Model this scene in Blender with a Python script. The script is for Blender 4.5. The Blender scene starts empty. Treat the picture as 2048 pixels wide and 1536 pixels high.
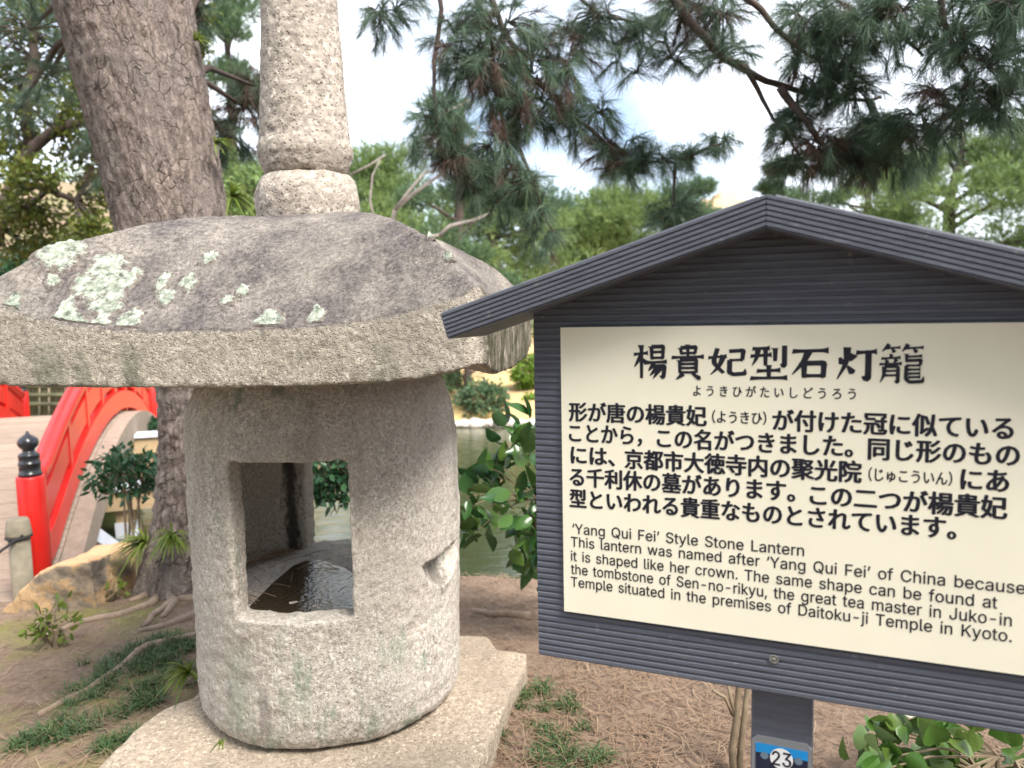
import bpy, bmesh, math, random
import numpy as np
from mathutils import Vector, Matrix, noise

random.seed(7)
RNG = np.random.default_rng(11)
SC = bpy.context.scene
COL = SC.collection
R = math.radians

# ------------------------------------------------------------------ camera, sky, sun, exposure
EYE = Vector((0, 0, 1.30))
FPX = 1537.0
CAM_ROT = Matrix.Rotation(R(90 - 5.25), 3, 'X') @ Matrix.Rotation(R(-1.1), 3, 'Z')
cam_data = bpy.data.cameras.new('camera')
cam_data.sensor_width = 36
cam_data.lens = 36 * FPX / 2048
cam_data.clip_start = 0.05
cam_data.clip_end = 2000
cam_data.dof.use_dof = True
cam_data.dof.focus_distance = 1.7
cam_data.dof.aperture_fstop = 4.0
cam = bpy.data.objects.new('camera', cam_data)
COL.objects.link(cam)
cam.matrix_world = Matrix.Translation(EYE) @ CAM_ROT.to_4x4()
SC.camera = cam

SUN_DIR = Vector((0.56, -0.58, 1.00)).normalized()       # towards the sun
elev = math.asin(SUN_DIR.z)
azim = math.atan2(SUN_DIR.x, SUN_DIR.y)
world = bpy.data.worlds.new('World')
SC.world = world
world.use_nodes = True
wn, wl = world.node_tree.nodes, world.node_tree.links
wn.clear()
w_out = wn.new('ShaderNodeOutputWorld')
w_bg = wn.new('ShaderNodeBackground')
w_sky = wn.new('ShaderNodeTexSky')
w_sky.sky_type = 'NISHITA'
w_sky.sun_disc = False
w_sky.sun_elevation = elev
w_sky.sun_rotation = azim
w_tc = wn.new('ShaderNodeTexCoord')
w_noise = wn.new('ShaderNodeTexNoise')
w_noise.inputs['Scale'].default_value = 2.3
w_noise.inputs['Detail'].default_value = 5
w_ramp = wn.new('ShaderNodeValToRGB')
w_ramp.color_ramp.elements[0].position = 0.34
w_ramp.color_ramp.elements[1].position = 0.60
w_mix = wn.new('ShaderNodeMixRGB')
w_mix.inputs[2].default_value = (9.4, 9.9, 10.8, 1)
wl.new(w_tc.outputs['Generated'], w_noise.inputs['Vector'])
wl.new(w_noise.outputs['Fac'], w_ramp.inputs['Fac'])
wl.new(w_ramp.outputs['Color'], w_mix.inputs[0])
wl.new(w_sky.outputs['Color'], w_mix.inputs[1])
wl.new(w_mix.outputs['Color'], w_bg.inputs['Color'])
w_bg.inputs['Strength'].default_value = 0.095
wl.new(w_bg.outputs['Background'], w_out.inputs['Surface'])

sun_data = bpy.data.lights.new('sun', 'SUN')
sun_data.energy = 3.8
sun_data.angle = R(28)
sun_data.color = (1.0, 0.95, 0.87)
sun = bpy.data.objects.new('sun', sun_data)
COL.objects.link(sun)
sun.rotation_euler = SUN_DIR.to_track_quat('Z', 'Y').to_euler()

SC.view_settings.view_transform = 'Standard'
SC.view_settings.look = 'None'
SC.view_settings.exposure = 1.38
SC.view_settings.gamma = 1
SC.render.engine = 'CYCLES'
SC.cycles.use_denoising = True
SC.cycles.max_bounces = 8
SC.cycles.transparent_max_bounces = 8


# ------------------------------------------------------------------ measuring helpers
def ray(px, py):
    return CAM_ROT @ Vector(((px - 1024) / FPX, (768 - py) / FPX, -1))


def at(px, py, Y):
    v = ray(px, py)
    return EYE + v * (Y / v.y)


def onz(px, py, z):
    v = ray(px, py)
    return EYE + v * ((z - EYE.z) / v.z)


def sstep(a, b, x):
    t = min(1, max(0, (x - a) / (b - a)))
    return t * t * (3 - 2 * t)


def lerp_table(tab, x):
    if x <= tab[0][0]:
        return tab[0][1]
    for (a, va), (b, vb) in zip(tab, tab[1:]):
        if x <= b:
            return va + (vb - va) * (x - a) / (b - a)
    return tab[-1][1]


# ------------------------------------------------------------------ object helpers
def tag(o, label=None, cat=None, group=None, kind=None):
    for k, v in (('label', label), ('category', cat), ('group', group), ('kind', kind)):
        if v:
            o[k] = v
    return o


def empty(name, loc=(0, 0, 0)):
    o = bpy.data.objects.new(name, None)
    o.empty_display_size = 0.1
    o.location = loc
    COL.objects.link(o)
    return o


def link(name, me, mat=None, parent=None):
    o = bpy.data.objects.new(name, me)
    COL.objects.link(o)
    if mat:
        me.materials.append(mat)
    if parent:
        o.parent = parent
        M = Matrix.Identity(4)
        p = parent
        while p:
            M = Matrix.Translation(p.location) @ M
            p = p.parent
        o.matrix_parent_inverse = Matrix.Identity(4)
        o.location = -M.translation
    return o


def copy_tree(o, parent=None):
    c = o.copy()
    COL.objects.link(c)
    if parent:
        c.parent = parent
    for ch in list(o.children):
        copy_tree(ch, c)
    return c


class MB:
    def __init__(s):
        s.v, s.f = [], []

    def add(s, vs, fs):
        o = len(s.v)
        s.v += [tuple(v) for v in vs]
        s.f += [tuple(i + o for i in f) for f in fs]
        return s

    def box(s, c, size, rot=None):
        c = Vector(c)
        vs = []
        for z in (-.5, .5):
            for x, y in ((-.5, -.5), (.5, -.5), (.5, .5), (-.5, .5)):
                p = Vector((x * size[0], y * size[1], z * size[2]))
                if rot is not None:
                    p = rot @ p
                vs.append(c + p)
        return s.add(vs, [(3, 2, 1, 0), (4, 5, 6, 7), (0, 1, 5, 4), (1, 2, 6, 5), (2, 3, 7, 6), (3, 0, 4, 7)])

    def beam(s, a, b, w, h, up=(0, 0, 1)):
        a, b, up = Vector(a), Vector(b), Vector(up)
        d = (b - a).normalized()
        side = d.cross(up).normalized()
        u = side.cross(d)
        vs = [p + side * x * w / 2 + u * y * h / 2 for p in (a, b) for x, y in ((-1, -1), (1, -1), (1, 1), (-1, 1))]
        return s.add(vs, [(3, 2, 1, 0), (4, 5, 6, 7), (0, 1, 5, 4), (1, 2, 6, 5), (2, 3, 7, 6), (3, 0, 4, 7)])

    def tube(s, pts, rad, n=8, caps=True):
        pts = [Vector(p) for p in pts]
        if not isinstance(rad, (list, tuple)):
            rad = [rad] * len(pts)
        u = None
        rings = []
        for i, p in enumerate(pts):
            d = (pts[min(i + 1, len(pts) - 1)] - pts[max(i - 1, 0)])
            d = d.normalized() if d.length > 1e-9 else Vector((0, 0, 1))
            if u is None:
                u = d.orthogonal().normalized()
            else:
                u = (u - d * u.dot(d))
                u = u.normalized() if u.length > 1e-6 else d.orthogonal().normalized()
            w = d.cross(u)
            rings.append([p + (u * math.cos(2 * math.pi * k / n) + w * math.sin(2 * math.pi * k / n)) * rad[i] for k in range(n)])
        vs = [v for r in rings for v in r]
        fs = []
        for i in range(len(pts) - 1):
            for k in range(n):
                fs.append((i * n + k, i * n + (k + 1) % n, (i + 1) * n + (k + 1) % n, (i + 1) * n + k))
        if caps:
            fs.append(tuple(reversed(range(n))))
            fs.append(tuple((len(pts) - 1) * n + k for k in range(n)))
        return s.add(vs, fs)

    def lathe(s, prof, c=(0, 0, 0), n=48):
        c = Vector(c)
        vs, fs = [], []
        for r, z in prof:
            for k in range(n):
                a = 2 * math.pi * k / n
                vs.append(c + Vector((r * math.cos(a), r * math.sin(a), z)))
        for i in range(len(prof) - 1):
            for k in range(n):
                fs.append((i * n + k, i * n + (k + 1) % n, (i + 1) * n + (k + 1) % n, (i + 1) * n + k))
        fs.append(tuple(reversed(range(n))))
        fs.append(tuple((len(prof) - 1) * n + k for k in range(n)))
        return s.add(vs, fs)

    def prism(s, poly, z0, z1):
        n = len(poly)
        vs = [(p[0], p[1], z0) for p in poly] + [(p[0], p[1], z1) for p in poly]
        fs = [tuple(reversed(range(n))), tuple(range(n, 2 * n))]
        fs += [(i, (i + 1) % n, n + (i + 1) % n, n + i) for i in range(n)]
        return s.add(vs, fs)

    def mesh(s, name):
        me = bpy.data.meshes.new(name)
        me.from_pydata(s.v, [], s.f)
        me.validate()
        return me

    def build(s, name, mat, parent=None, smooth=False):
        me = s.mesh(name)
        if smooth:
            me.polygons.foreach_set('use_smooth', [True] * len(me.polygons))
        return link(name, me, mat, parent)


def np_mesh(name, V, k, mat, parent=None, extra=None):
    """V: (N, k, 3) polygons of k corners each."""
    N = len(V)
    me = bpy.data.meshes.new(name)
    me.vertices.add(N * k)
    me.vertices.foreach_set('co', np.ascontiguousarray(V, dtype=np.float32).ravel())
    me.loops.add(N * k)
    me.loops.foreach_set('vertex_index', np.arange(N * k, dtype=np.int32))
    me.polygons.add(N)
    me.polygons.foreach_set('loop_start', np.arange(0, N * k, k, dtype=np.int32))
    me.update()
    return link(name, me, mat, parent)


def bev(o, w=0.004, seg=2):
    m = o.modifiers.new('edge', 'BEVEL')
    m.width = w
    m.segments = seg
    m.limit_method = 'ANGLE'
    return o


def fract(p, sc, octv=4):
    v, a, t = 0, 1, 0
    for i in range(octv):
        v += a * noise.noise(Vector(p) * sc + Vector((i * 7.1, i * 3.3, 1.7)))
        t += a
        a *= .5
        sc *= 2.1
    return v / t


def carve(name, solid, cutters, voxel, mat, parent=None, disp=((.004, 12), (.002, 60)), smooth_it=3, disp_fn=None):
    """solid minus cutters, remeshed to a worn stone surface and roughened along its normals"""
    o = bpy.data.objects.new('work', solid.mesh('work'))
    COL.objects.link(o)
    tmp = []
    for c in cutters:
        co = bpy.data.objects.new('cut', c.mesh('cut'))
        COL.objects.link(co)
        tmp.append(co)
        m = o.modifiers.new('b', 'BOOLEAN')
        m.operation = 'DIFFERENCE'
        m.solver = 'EXACT'
        m.object = co
    m = o.modifiers.new('r', 'REMESH')
    m.mode = 'VOXEL'
    m.voxel_size = voxel
    if smooth_it:
        m = o.modifiers.new('s', 'SMOOTH')
        m.factor = .5
        m.iterations = smooth_it
    dg = bpy.context.evaluated_depsgraph_get()
    me = bpy.data.meshes.new_from_object(o.evaluated_get(dg))
    for t in tmp + [o]:
        bpy.data.objects.remove(t)
    me.name = name
    n = len(me.vertices)
    co = np.empty(n * 3, np.float32)
    me.vertices.foreach_get('co', co)
    no = np.empty(n * 3, np.float32)
    me.vertex_normals.foreach_get('vector', no)
    co, no = co.reshape(-1, 3), no.reshape(-1, 3)
    d = np.zeros(n, np.float32)
    for i in range(n):
        p = Vector(co[i])
        s = 0
        for a, sc in disp:
            s += a * noise.noise(p * sc)
        if disp_fn:
            s += disp_fn(p)
        d[i] = s
    co = co + no * d[:, None]
    me.vertices.foreach_set('co', co.ravel())
    me.materials.clear()
    me.polygons.foreach_set('use_smooth', [True] * len(me.polygons))
    me.update()
    return link(name, me, mat, parent)


# where the lantern stands and its main heights
AX = at(628, 700, 2.38)
LX, LY = AX.x, AX.y
PHI = R(-6.3)
LROT = Matrix.Rotation(PHI, 3, 'Z')
Z_BASE = at(640, 1516, 1.985).z           # underside of the body
Z_EB = at(540, 771, 1.78).z               # underside of the eave
Z_ET = at(420, 660, 1.79).z               # upper edge of the eave
HALF = .628


# ------------------------------------------------------------------ material helpers
class NT:
    def __init__(s, name):
        s.m = bpy.data.materials.new(name)
        s.m.use_nodes = True
        s.n = s.m.node_tree.nodes
        s.l = s.m.node_tree.links
        s.b = s.n['Principled BSDF']

    def node(s, t, **kw):
        nd = s.n.new(t)
        for k, v in kw.items():
            setattr(nd, k, v)
        return nd

    def inp(s, nd, key, val):
        if hasattr(val, 'is_output'):
            s.l.new(val, nd.inputs[key])
        else:
            nd.inputs[key].default_value = val

    def coord(s, kind='Object', scale=(1, 1, 1), attr=None):
        if attr:
            src = s.node('ShaderNodeAttribute', attribute_name=attr).outputs['Vector']
        else:
            src = s.node('ShaderNodeTexCoord').outputs[kind]
        mp = s.node('ShaderNodeMapping')
        mp.inputs['Scale'].default_value = scale
        s.l.new(src, mp.inputs['Vector'])
        return mp.outputs['Vector']

    def noise(s, vec, scale, detail=4, rough=.55, out='Fac', dist=0):
        nd = s.node('ShaderNodeTexNoise')
        s.l.new(vec, nd.inputs['Vector'])
        nd.inputs['Scale'].default_value = scale
        nd.inputs['Detail'].default_value = detail
        nd.inputs['Roughness'].default_value = rough
        nd.inputs['Distortion'].default_value = dist
        return nd.outputs[out]

    def vor(s, vec, scale, feature='F1', out='Distance', rnd=1):
        nd = s.node('ShaderNodeTexVoronoi', feature=feature)
        s.l.new(vec, nd.inputs['Vector'])
        nd.inputs['Scale'].default_value = scale
        nd.inputs['Randomness'].default_value = rnd
        return nd.outputs[out]

    def ramp(s, fac, stops, interp='LINEAR'):
        nd = s.node('ShaderNodeValToRGB')
        cr = nd.color_ramp
        cr.interpolation = interp
        while len(cr.elements) < len(stops):
            cr.elements.new(.5)
        for e, (p, c) in zip(cr.elements, stops):
            e.position = p
            e.color = (c, c, c, 1) if isinstance(c, (int, float)) else (*c, 1)
        s.l.new(fac, nd.inputs['Fac'])
        return nd.outputs['Color']

    def mix(s, fac, a, b, mode='MIX'):
        nd = s.node('ShaderNodeMixRGB', blend_type=mode)
        for i, v in ((0, fac), (1, a), (2, b)):
            if isinstance(v, tuple) and len(v) == 3:
                v = (*v, 1)
            s.inp(nd, i, v)
        return nd.outputs['Color']

    def math(s, op, a, b=0.0):
        nd = s.node('ShaderNodeMath', operation=op)
        s.inp(nd, 0, a)
        s.inp(nd, 1, b)
        return nd.outputs[0]

    def bump(s, h, strength=.5, dist=.01, prev=None):
        nd = s.node('ShaderNodeBump')
        nd.inputs['Strength'].default_value = strength
        nd.inputs['Distance'].default_value = dist
        s.l.new(h, nd.inputs['Height'])
        if prev is not None:
            s.l.new(prev, nd.inputs['Normal'])
        s.l.new(nd.outputs['Normal'], s.b.inputs['Normal'])
        return nd.outputs['Normal']

    def sep(s, vec):
        nd = s.node('ShaderNodeSeparateXYZ')
        s.l.new(vec, nd.inputs[0])
        return nd.outputs

    def done(s, color=None, rough=None, spec=None, **kw):
        if color is not None:
            s.inp(s.b, 'Base Color', (*color, 1) if isinstance(color, tuple) else color)
        if rough is not None:
            s.inp(s.b, 'Roughness', rough)
        if spec is not None:
            s.inp(s.b, 'Specular IOR Level', spec)
        for k, v in kw.items():
            s.inp(s.b, k, v)
        return s.m


def plain(name, col, rough=.6, var=.15, scale=8, bump=0, spec=.4):
    t = NT(name)
    v = t.coord()
    n = t.noise(v, scale, 5)
    c = t.mix(t.ramp(n, [(.3, 0.0), (.7, 1.0)]), tuple(x * (1 - var) for x in col), tuple(min(1, x * (1 + var)) for x in col))
    if bump:
        t.bump(t.noise(v, scale * 6, 4), bump, .004)
    return t.done(c, rough, spec)


def leaf_mat(name, cols, rough=.5, trans=.35, spec=.3, nscale=1.5):
    """cols: list of colours spread over leaves at random"""
    t = NT(name)
    geo = t.node('ShaderNodeNewGeometry')
    st = [(i / max(1, len(cols) - 1), c) for i, c in enumerate(cols)]
    c = t.ramp(geo.outputs['Random Per Island'], st)
    v = t.coord('Object')
    c = t.mix(t.ramp(t.noise(v, nscale, 3), [(.35, 0.0), (.65, .45)]), c, tuple(x * .62 for x in cols[0]))
    t.done(c, rough, spec)
    tr = t.node('ShaderNodeBsdfTranslucent')
    t.l.new(c, tr.inputs['Color'])
    mx = t.node('ShaderNodeMixShader')
    mx.inputs[0].default_value = trans
    t.l.new(t.b.outputs[0], mx.inputs[1])
    t.l.new(tr.outputs[0], mx.inputs[2])
    t.l.new(mx.outputs[0], t.n['Material Output'].inputs['Surface'])
    return t.m


def granite(name, light, mid, dark, top=None, algae=False, grain=1.0, flank=None, streaks=(), pits=False):
    t = NT(name)
    v = t.coord('Object')
    big = t.noise(v, 3.0, 4)
    med = t.noise(v, 14, 5, .6)
    gr = t.noise(v, 95 * grain, 3, .7)
    gr2 = t.vor(v, 170 * grain)
    c = t.mix(t.ramp(gr, [(.33, 0.0), (.66, 1.0)]), dark, light)
    c = t.mix(t.ramp(med, [(.3, .15), (.7, .7)]), c, mid)
    spk = t.ramp(gr2, [(.10, 1.0), (.26, 0.0)])
    c = t.mix(t.math('MULTIPLY', spk, .8), c, tuple(x * .35 for x in dark))
    if pits:
        pn = t.noise(v, 62, 3, .6)
        c = t.mix(t.ramp(pn, [(.34, .85), (.43, 0.0)]), c, tuple(x * .7 for x in dark))
    wh = t.ramp(t.noise(v, 140 * grain, 2, .5), [(.60, 0.0), (.68, .8)])
    c = t.mix(wh, c, tuple(min(.75, x * 1.35) for x in light))
    c = t.mix(t.ramp(big, [(.35, .55), (.62, 0.0)]), c, tuple(x * .68 for x in mid), 'MIX')
    if top:
        nz = t.sep(t.node('ShaderNodeNewGeometry').outputs['Normal'])[2]
        f = t.math('MULTIPLY', t.ramp(nz, [(.05, 0.0), (.4, 1.0)]), t.ramp(t.noise(v, 7, 5, .65), [(.30, .45), (.6, 1.0)]))
        tc = t.mix(t.ramp(gr, [(.35, 0.0), (.65, 1.0)]), tuple(x * .55 for x in top), tuple(x * 1.45 for x in top))
        tc = t.mix(t.ramp(t.noise(v, 70, 4, .7), [(.60, 0.0), (.70, .5)]), tc, (.27, .235, .215))
        c = t.mix(f, c, tc)
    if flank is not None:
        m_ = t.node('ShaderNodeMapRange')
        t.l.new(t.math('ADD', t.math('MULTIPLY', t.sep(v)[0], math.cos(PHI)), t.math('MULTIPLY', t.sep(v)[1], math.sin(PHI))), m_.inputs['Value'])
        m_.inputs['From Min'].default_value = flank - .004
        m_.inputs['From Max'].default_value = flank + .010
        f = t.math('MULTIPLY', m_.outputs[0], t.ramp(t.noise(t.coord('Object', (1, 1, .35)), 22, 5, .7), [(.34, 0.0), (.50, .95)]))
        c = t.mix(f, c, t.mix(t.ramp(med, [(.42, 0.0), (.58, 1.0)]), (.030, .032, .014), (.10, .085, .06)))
    if algae:
        xyz = t.sep(v)
        s = t.noise(t.coord('Object', (1, 1, .22)), 16, 4, .7)
        f = t.ramp(s, [(.53, 0.0), (.68, .75)])
        c = t.mix(t.math('MULTIPLY', f, t.ramp(big, [(.46, 0.0), (.60, 1.0)])), c, (.13, .20, .14))
        s2 = t.noise(t.coord('Object', (1, 1, .18)), 9, 3, .6)
        c = t.mix(t.math('MULTIPLY', t.ramp(s2, [(.56, 0.0), (.72, .6)]), .8), c, tuple(x * .4 for x in mid))
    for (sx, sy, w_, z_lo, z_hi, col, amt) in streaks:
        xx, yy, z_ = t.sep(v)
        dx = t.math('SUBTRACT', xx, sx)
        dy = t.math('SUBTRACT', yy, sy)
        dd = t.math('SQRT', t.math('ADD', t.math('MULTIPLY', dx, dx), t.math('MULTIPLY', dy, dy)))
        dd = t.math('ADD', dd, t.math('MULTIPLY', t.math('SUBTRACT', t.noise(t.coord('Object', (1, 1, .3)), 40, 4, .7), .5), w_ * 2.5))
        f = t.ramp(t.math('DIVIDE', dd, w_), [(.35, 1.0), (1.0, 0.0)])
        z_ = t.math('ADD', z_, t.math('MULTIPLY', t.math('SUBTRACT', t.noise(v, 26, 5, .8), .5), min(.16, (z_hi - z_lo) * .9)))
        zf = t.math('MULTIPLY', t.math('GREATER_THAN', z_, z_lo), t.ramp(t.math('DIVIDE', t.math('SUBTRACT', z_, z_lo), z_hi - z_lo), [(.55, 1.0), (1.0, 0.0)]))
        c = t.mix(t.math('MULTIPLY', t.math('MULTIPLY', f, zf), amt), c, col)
    h = t.mix(.5, gr, t.ramp(gr2, [(.0, 0.0), (.35, 1.0)]))
    b = t.bump(h, .75, .006)
    t.bump(t.noise(v, 38, 4), .35, .012, b)
    return t.done(c, .92, .2)


M = {}
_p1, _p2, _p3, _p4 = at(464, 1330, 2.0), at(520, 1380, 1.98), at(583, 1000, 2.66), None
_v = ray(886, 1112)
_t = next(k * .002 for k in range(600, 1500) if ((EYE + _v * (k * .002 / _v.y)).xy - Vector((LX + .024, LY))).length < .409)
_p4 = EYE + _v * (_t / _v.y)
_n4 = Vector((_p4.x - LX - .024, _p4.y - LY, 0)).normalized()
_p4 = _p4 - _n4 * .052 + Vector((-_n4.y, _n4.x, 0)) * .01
M['stone'] = granite('weathered granite', (.66, .60, .525), (.49, .44, .38), (.13, .112, .098), algae=True, streaks=(
    (_p1.x, _p1.y, .022, Z_BASE + .12, Z_BASE + .31, (.22, .36, .29), .7), (_p1.x - .01, _p1.y, .07, Z_BASE + .05, Z_BASE + .34, (.16, .21, .15), .45),
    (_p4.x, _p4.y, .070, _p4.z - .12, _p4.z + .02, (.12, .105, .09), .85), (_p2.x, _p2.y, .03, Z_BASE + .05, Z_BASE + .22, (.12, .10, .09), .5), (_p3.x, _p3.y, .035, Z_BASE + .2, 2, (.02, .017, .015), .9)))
M['roof_stone'] = granite('granite with dark crust', (.50, .45, .38), (.36, .32, .265), (.10, .085, .072), top=(.092, .080, .078), streaks=tuple((q.x, q.y, w_, Z_EB - .02, z_, (.085, .10, .07), a_ * .85) for q, w_, z_, a_ in (
    (at(95, 715, 1.80), .055, Z_ET - .02, .6), (at(160, 700, 1.79), .03, Z_ET - .03, .5), (at(262, 720, 1.78), .035, Z_ET - .02, .75), (at(610, 715, 1.76), .03, Z_ET - .01, .5),
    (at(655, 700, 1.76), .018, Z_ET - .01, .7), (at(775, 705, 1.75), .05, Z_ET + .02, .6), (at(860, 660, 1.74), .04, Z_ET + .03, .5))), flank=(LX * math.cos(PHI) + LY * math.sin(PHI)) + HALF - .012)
M['spire_stone'] = granite('pitted pink granite', (.50, .44, .38), (.39, .34, .29), (.11, .095, .083), grain=.5, pits=True)
M['base_stone'] = granite('buff footing stone', (.46, .385, .30), (.345, .28, .212), (.15, .118, .09), grain=.7)
M['boulder'] = None
M['lichen'] = None


def mk_lichen():
    t = NT('pale green lichen')
    v = t.coord()
    n = t.noise(v, 60, 5, .7)
    ed = t.node('ShaderNodeAttribute', attribute_name='rim').outputs['Fac']
    ed = t.math('ADD', ed, t.math('MULTIPLY', t.math('SUBTRACT', t.noise(v, 45, 6, .8), .5), 2.2))
    c = t.ramp(n, [(.34, (.07, .075, .06)), (.45, (.20, .225, .185)), (.56, (.33, .355, .30)), (.70, (.44, .46, .40))])
    c = t.mix(t.ramp(ed, [(.60, 0.0), (.78, 1.0)]), c, t.mix(t.ramp(t.noise(v, 95, 3, .7), [(.35, 0.0), (.65, 1.0)]), (.075, .062, .056), (.20, .175, .155)))
    c = t.mix(t.ramp(ed, [(.05, .6), (.30, 0.0)]), c, (.15, .165, .125))
    t.bump(n, .7, .006)
    return t.done(c, .95, .1)


M['lichen'] = mk_lichen()


def mk_boulder():
    t = NT('tan sandstone')
    v = t.coord()
    n = t.noise(v, 4, 6, .65)
    c = t.ramp(n, [(.36, (.10, .085, .07)), (.47, (.24, .19, .14)), (.52, (.40, .26, .14)), (.64, (.47, .34, .20))])
    nz = t.sep(t.node('ShaderNodeNewGeometry').outputs['Normal'])[2]
    c = t.mix(t.ramp(nz, [(.25, 0.0), (.6, .8)]), c, (.55, .33, .18))
    t.bump(t.noise(v, 20, 6, .7), .7, .02)
    return t.done(c, .9, .2)


M['boulder'] = mk_boulder()


def mk_bark(name, hi, lo, moss=0.0, scale=25.0):
    t = NT(name)
    v = t.coord(attr='bk')
    w = t.noise(v, 9, 4, out='Color')
    vv = t.node('ShaderNodeMixRGB')
    vv.inputs[0].default_value = .07
    t.l.new(v, vv.inputs[1])
    t.l.new(w, vv.inputs[2])
    e = t.vor(vv.outputs[0], scale, 'DISTANCE_TO_EDGE')
    e2 = t.vor(vv.outputs[0], scale * 2.3, 'DISTANCE_TO_EDGE')
    cell = t.vor(vv.outputs[0], scale * 2.3, 'F1', 'Color')
    brk = t.noise(v, 11, 4, .6)
    crack = t.ramp(t.math('ADD', e, t.math('MULTIPLY', t.math('SUBTRACT', t.noise(v, 48, 5, .8), .5), .12)), [(.0, 0.0), (.055, 1.0)])
    crack = t.mix(t.ramp(brk, [(.41, 0.0), (.54, .95)]), crack, (1, 1, 1))
    crack2 = t.mix(.55, t.ramp(e2, [(.0, .0), (.10, 1.0)]), (1, 1, 1))
    fine = t.noise(t.coord(attr='bk', scale=(1, 1, .55)), 55, 6, .75)
    c = t.ramp(fine, [(.3, lo), (.62, hi)])
    c = t.mix(.30, c, t.mix(t.sep(cell)[0], lo, tuple(x * 1.3 for x in hi)))
    flake = t.noise(t.coord(attr='bk', scale=(1, 1, .4)), 34, 5, .75)
    c = t.mix(t.ramp(flake, [(.50, 0.0), (.60, .65)]), c, tuple(min(1, x * 1.55) for x in hi))
    c = t.mix(t.ramp(flake, [(.36, .7), (.46, 0.0)]), c, lo)
    c = t.mix(crack2, tuple(x * .6 for x in lo), c)
    c = t.mix(crack, tuple(x * .55 for x in lo), c)
    c = t.mix(t.ramp(t.noise(v, 5, 4, .6), [(.40, 0.0), (.62, .5)]), c, tuple(x * .8 + .03 for x in (hi[0], hi[1] * 1.05, hi[2] * 1.1)))
    if moss:
        c = t.mix(t.math('MULTIPLY', t.ramp(t.noise(v, 7, 4, .7), [(.48, 0.0), (.60, 1.0)]), moss), c, (.10, .13, .03))
    h = t.mix(.62, t.mix(.35, crack, crack2), flake)
    t.bump(h, 1.0, .034)
    return t.done(c, .95, .15)


M['bark'] = mk_bark('pine bark plates', (.215, .172, .150), (.078, .060, .053))
M['twig'] = plain('dark twig', (.055, .04, .035), .9, .3, 20)
M['limb'] = plain('dark limb bark', (.07, .05, .042), .95, .35, 14, .6)
M['dead_wood'] = plain('grey dead wood', (.20, .17, .15), .9, .25, 8, .4)
M['needle'] = leaf_mat('dark pine needles', [(.062, .112, .082), (.090, .160, .105), (.15, .22, .12), (.12, .165, .125)], .45, .3)
M['needle_brown'] = leaf_mat('dead pine needles', [(.10, .062, .05), (.16, .10, .075), (.07, .048, .042)], .7, .3)
M['pine_far'] = leaf_mat('sunlit pine needles', [(.15, .24, .075), (.23, .31, .10), (.11, .19, .075), (.28, .33, .12)], .55, .35)  # sunlit look of the distant pines is put into these base colours
M['pine_mid'] = leaf_mat('blue green pine needles', [(.09, .16, .08), (.13, .21, .09), (.07, .13, .08), (.17, .23, .10)], .55, .35)
M['broad'] = leaf_mat('mixed yellow green leaves', [(.05, .08, .015), (.12, .16, .025), (.20, .20, .04), (.07, .10, .03)], .4, .4)
M['glossy'] = leaf_mat('glossy dark leaves', [(.03, .09, .03), (.05, .135, .035), (.10, .18, .03), (.045, .11, .065)], .22, .3, .5)
M['bush_dark'] = leaf_mat('dark bush leaves', [(.02, .06, .03), (.03, .09, .035), (.05, .12, .05)], .3, .25, .5)
M['bush_light'] = leaf_mat('bright bush leaves', [(.15, .27, .03), (.22, .34, .05), (.12, .22, .03)], .5, .35)
M['fern'] = leaf_mat('yellow green fronds', [(.13, .19, .03), (.22, .27, .05), (.08, .14, .02)], .5, .4)
M['turf'] = leaf_mat('dwarf grass', [(.05, .10, .035), (.07, .14, .05), (.10, .16, .06), (.24, .23, .10)], .5, .25)
M['vine'] = leaf_mat('vine leaves', [(.06, .15, .025), (.10, .20, .035), (.16, .23, .05), (.22, .30, .16)], .28, .3, .5)
M['litter'] = leaf_mat('fallen needles', [(.24, .15, .095), (.34, .235, .15), (.16, .09, .06), (.40, .30, .20)], .7, .1)
M['root'] = plain('bare root bark', (.26, .19, .14), .95, .3, 18, .5)


def mk_board():
    t = NT('grey composite board')
    v = t.coord()
    n = t.noise(t.coord('Object', (.4, .4, 5)), 30, 5, .7)
    c = t.ramp(n, [(.3, (.084, .089, .112)), (.7, (.128, .136, .166))])
    c = t.mix(t.ramp(t.noise(v, 45, 3, .6), [(.66, 0.0), (.74, .5)]), c, (.24, .23, .23))
    t.bump(t.noise(v, 160, 3), .25, .002)
    return t.done(c, .55, .35)


M['board'] = mk_board()
M['panel'] = plain('cream panel', (.88, .83, .665), .42, .03, 6, 0, .35)
M['ink'] = plain('blue black ink', (.012, .012, .022), .5, .1)
M['screw'] = plain('zinc screw', (.20, .19, .17), .4, .2, 60)
M['clear'] = plain('grey acrylic holder', (.22, .23, .24), .25, .05)
M['plate_navy'] = plain('navy print', (.015, .02, .045), .35, .1)
M['plate_blue'] = plain('bright blue print', (.012, .26, .62), .35, .05)
M['plate_white'] = plain('white print', (.80, .80, .80), .35, .03)
M['plate_grey'] = plain('slate print', (.14, .20, .26), .35, .05)


def mk_red():
    t = NT('vermilion paint')
    v = t.coord()
    n = t.noise(v, 3, 5)
    c = t.ramp(n, [(.3, (.52, .010, .008)), (.7, (.66, .022, .014))])
    t.bump(t.noise(v, 30, 3), .12, .004)
    return t.done(c, .38, .45)


M['red'] = mk_red()
M['black_metal'] = plain('black bronze', (.016, .017, .022), .28, .2, 6, 0, .6)


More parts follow.
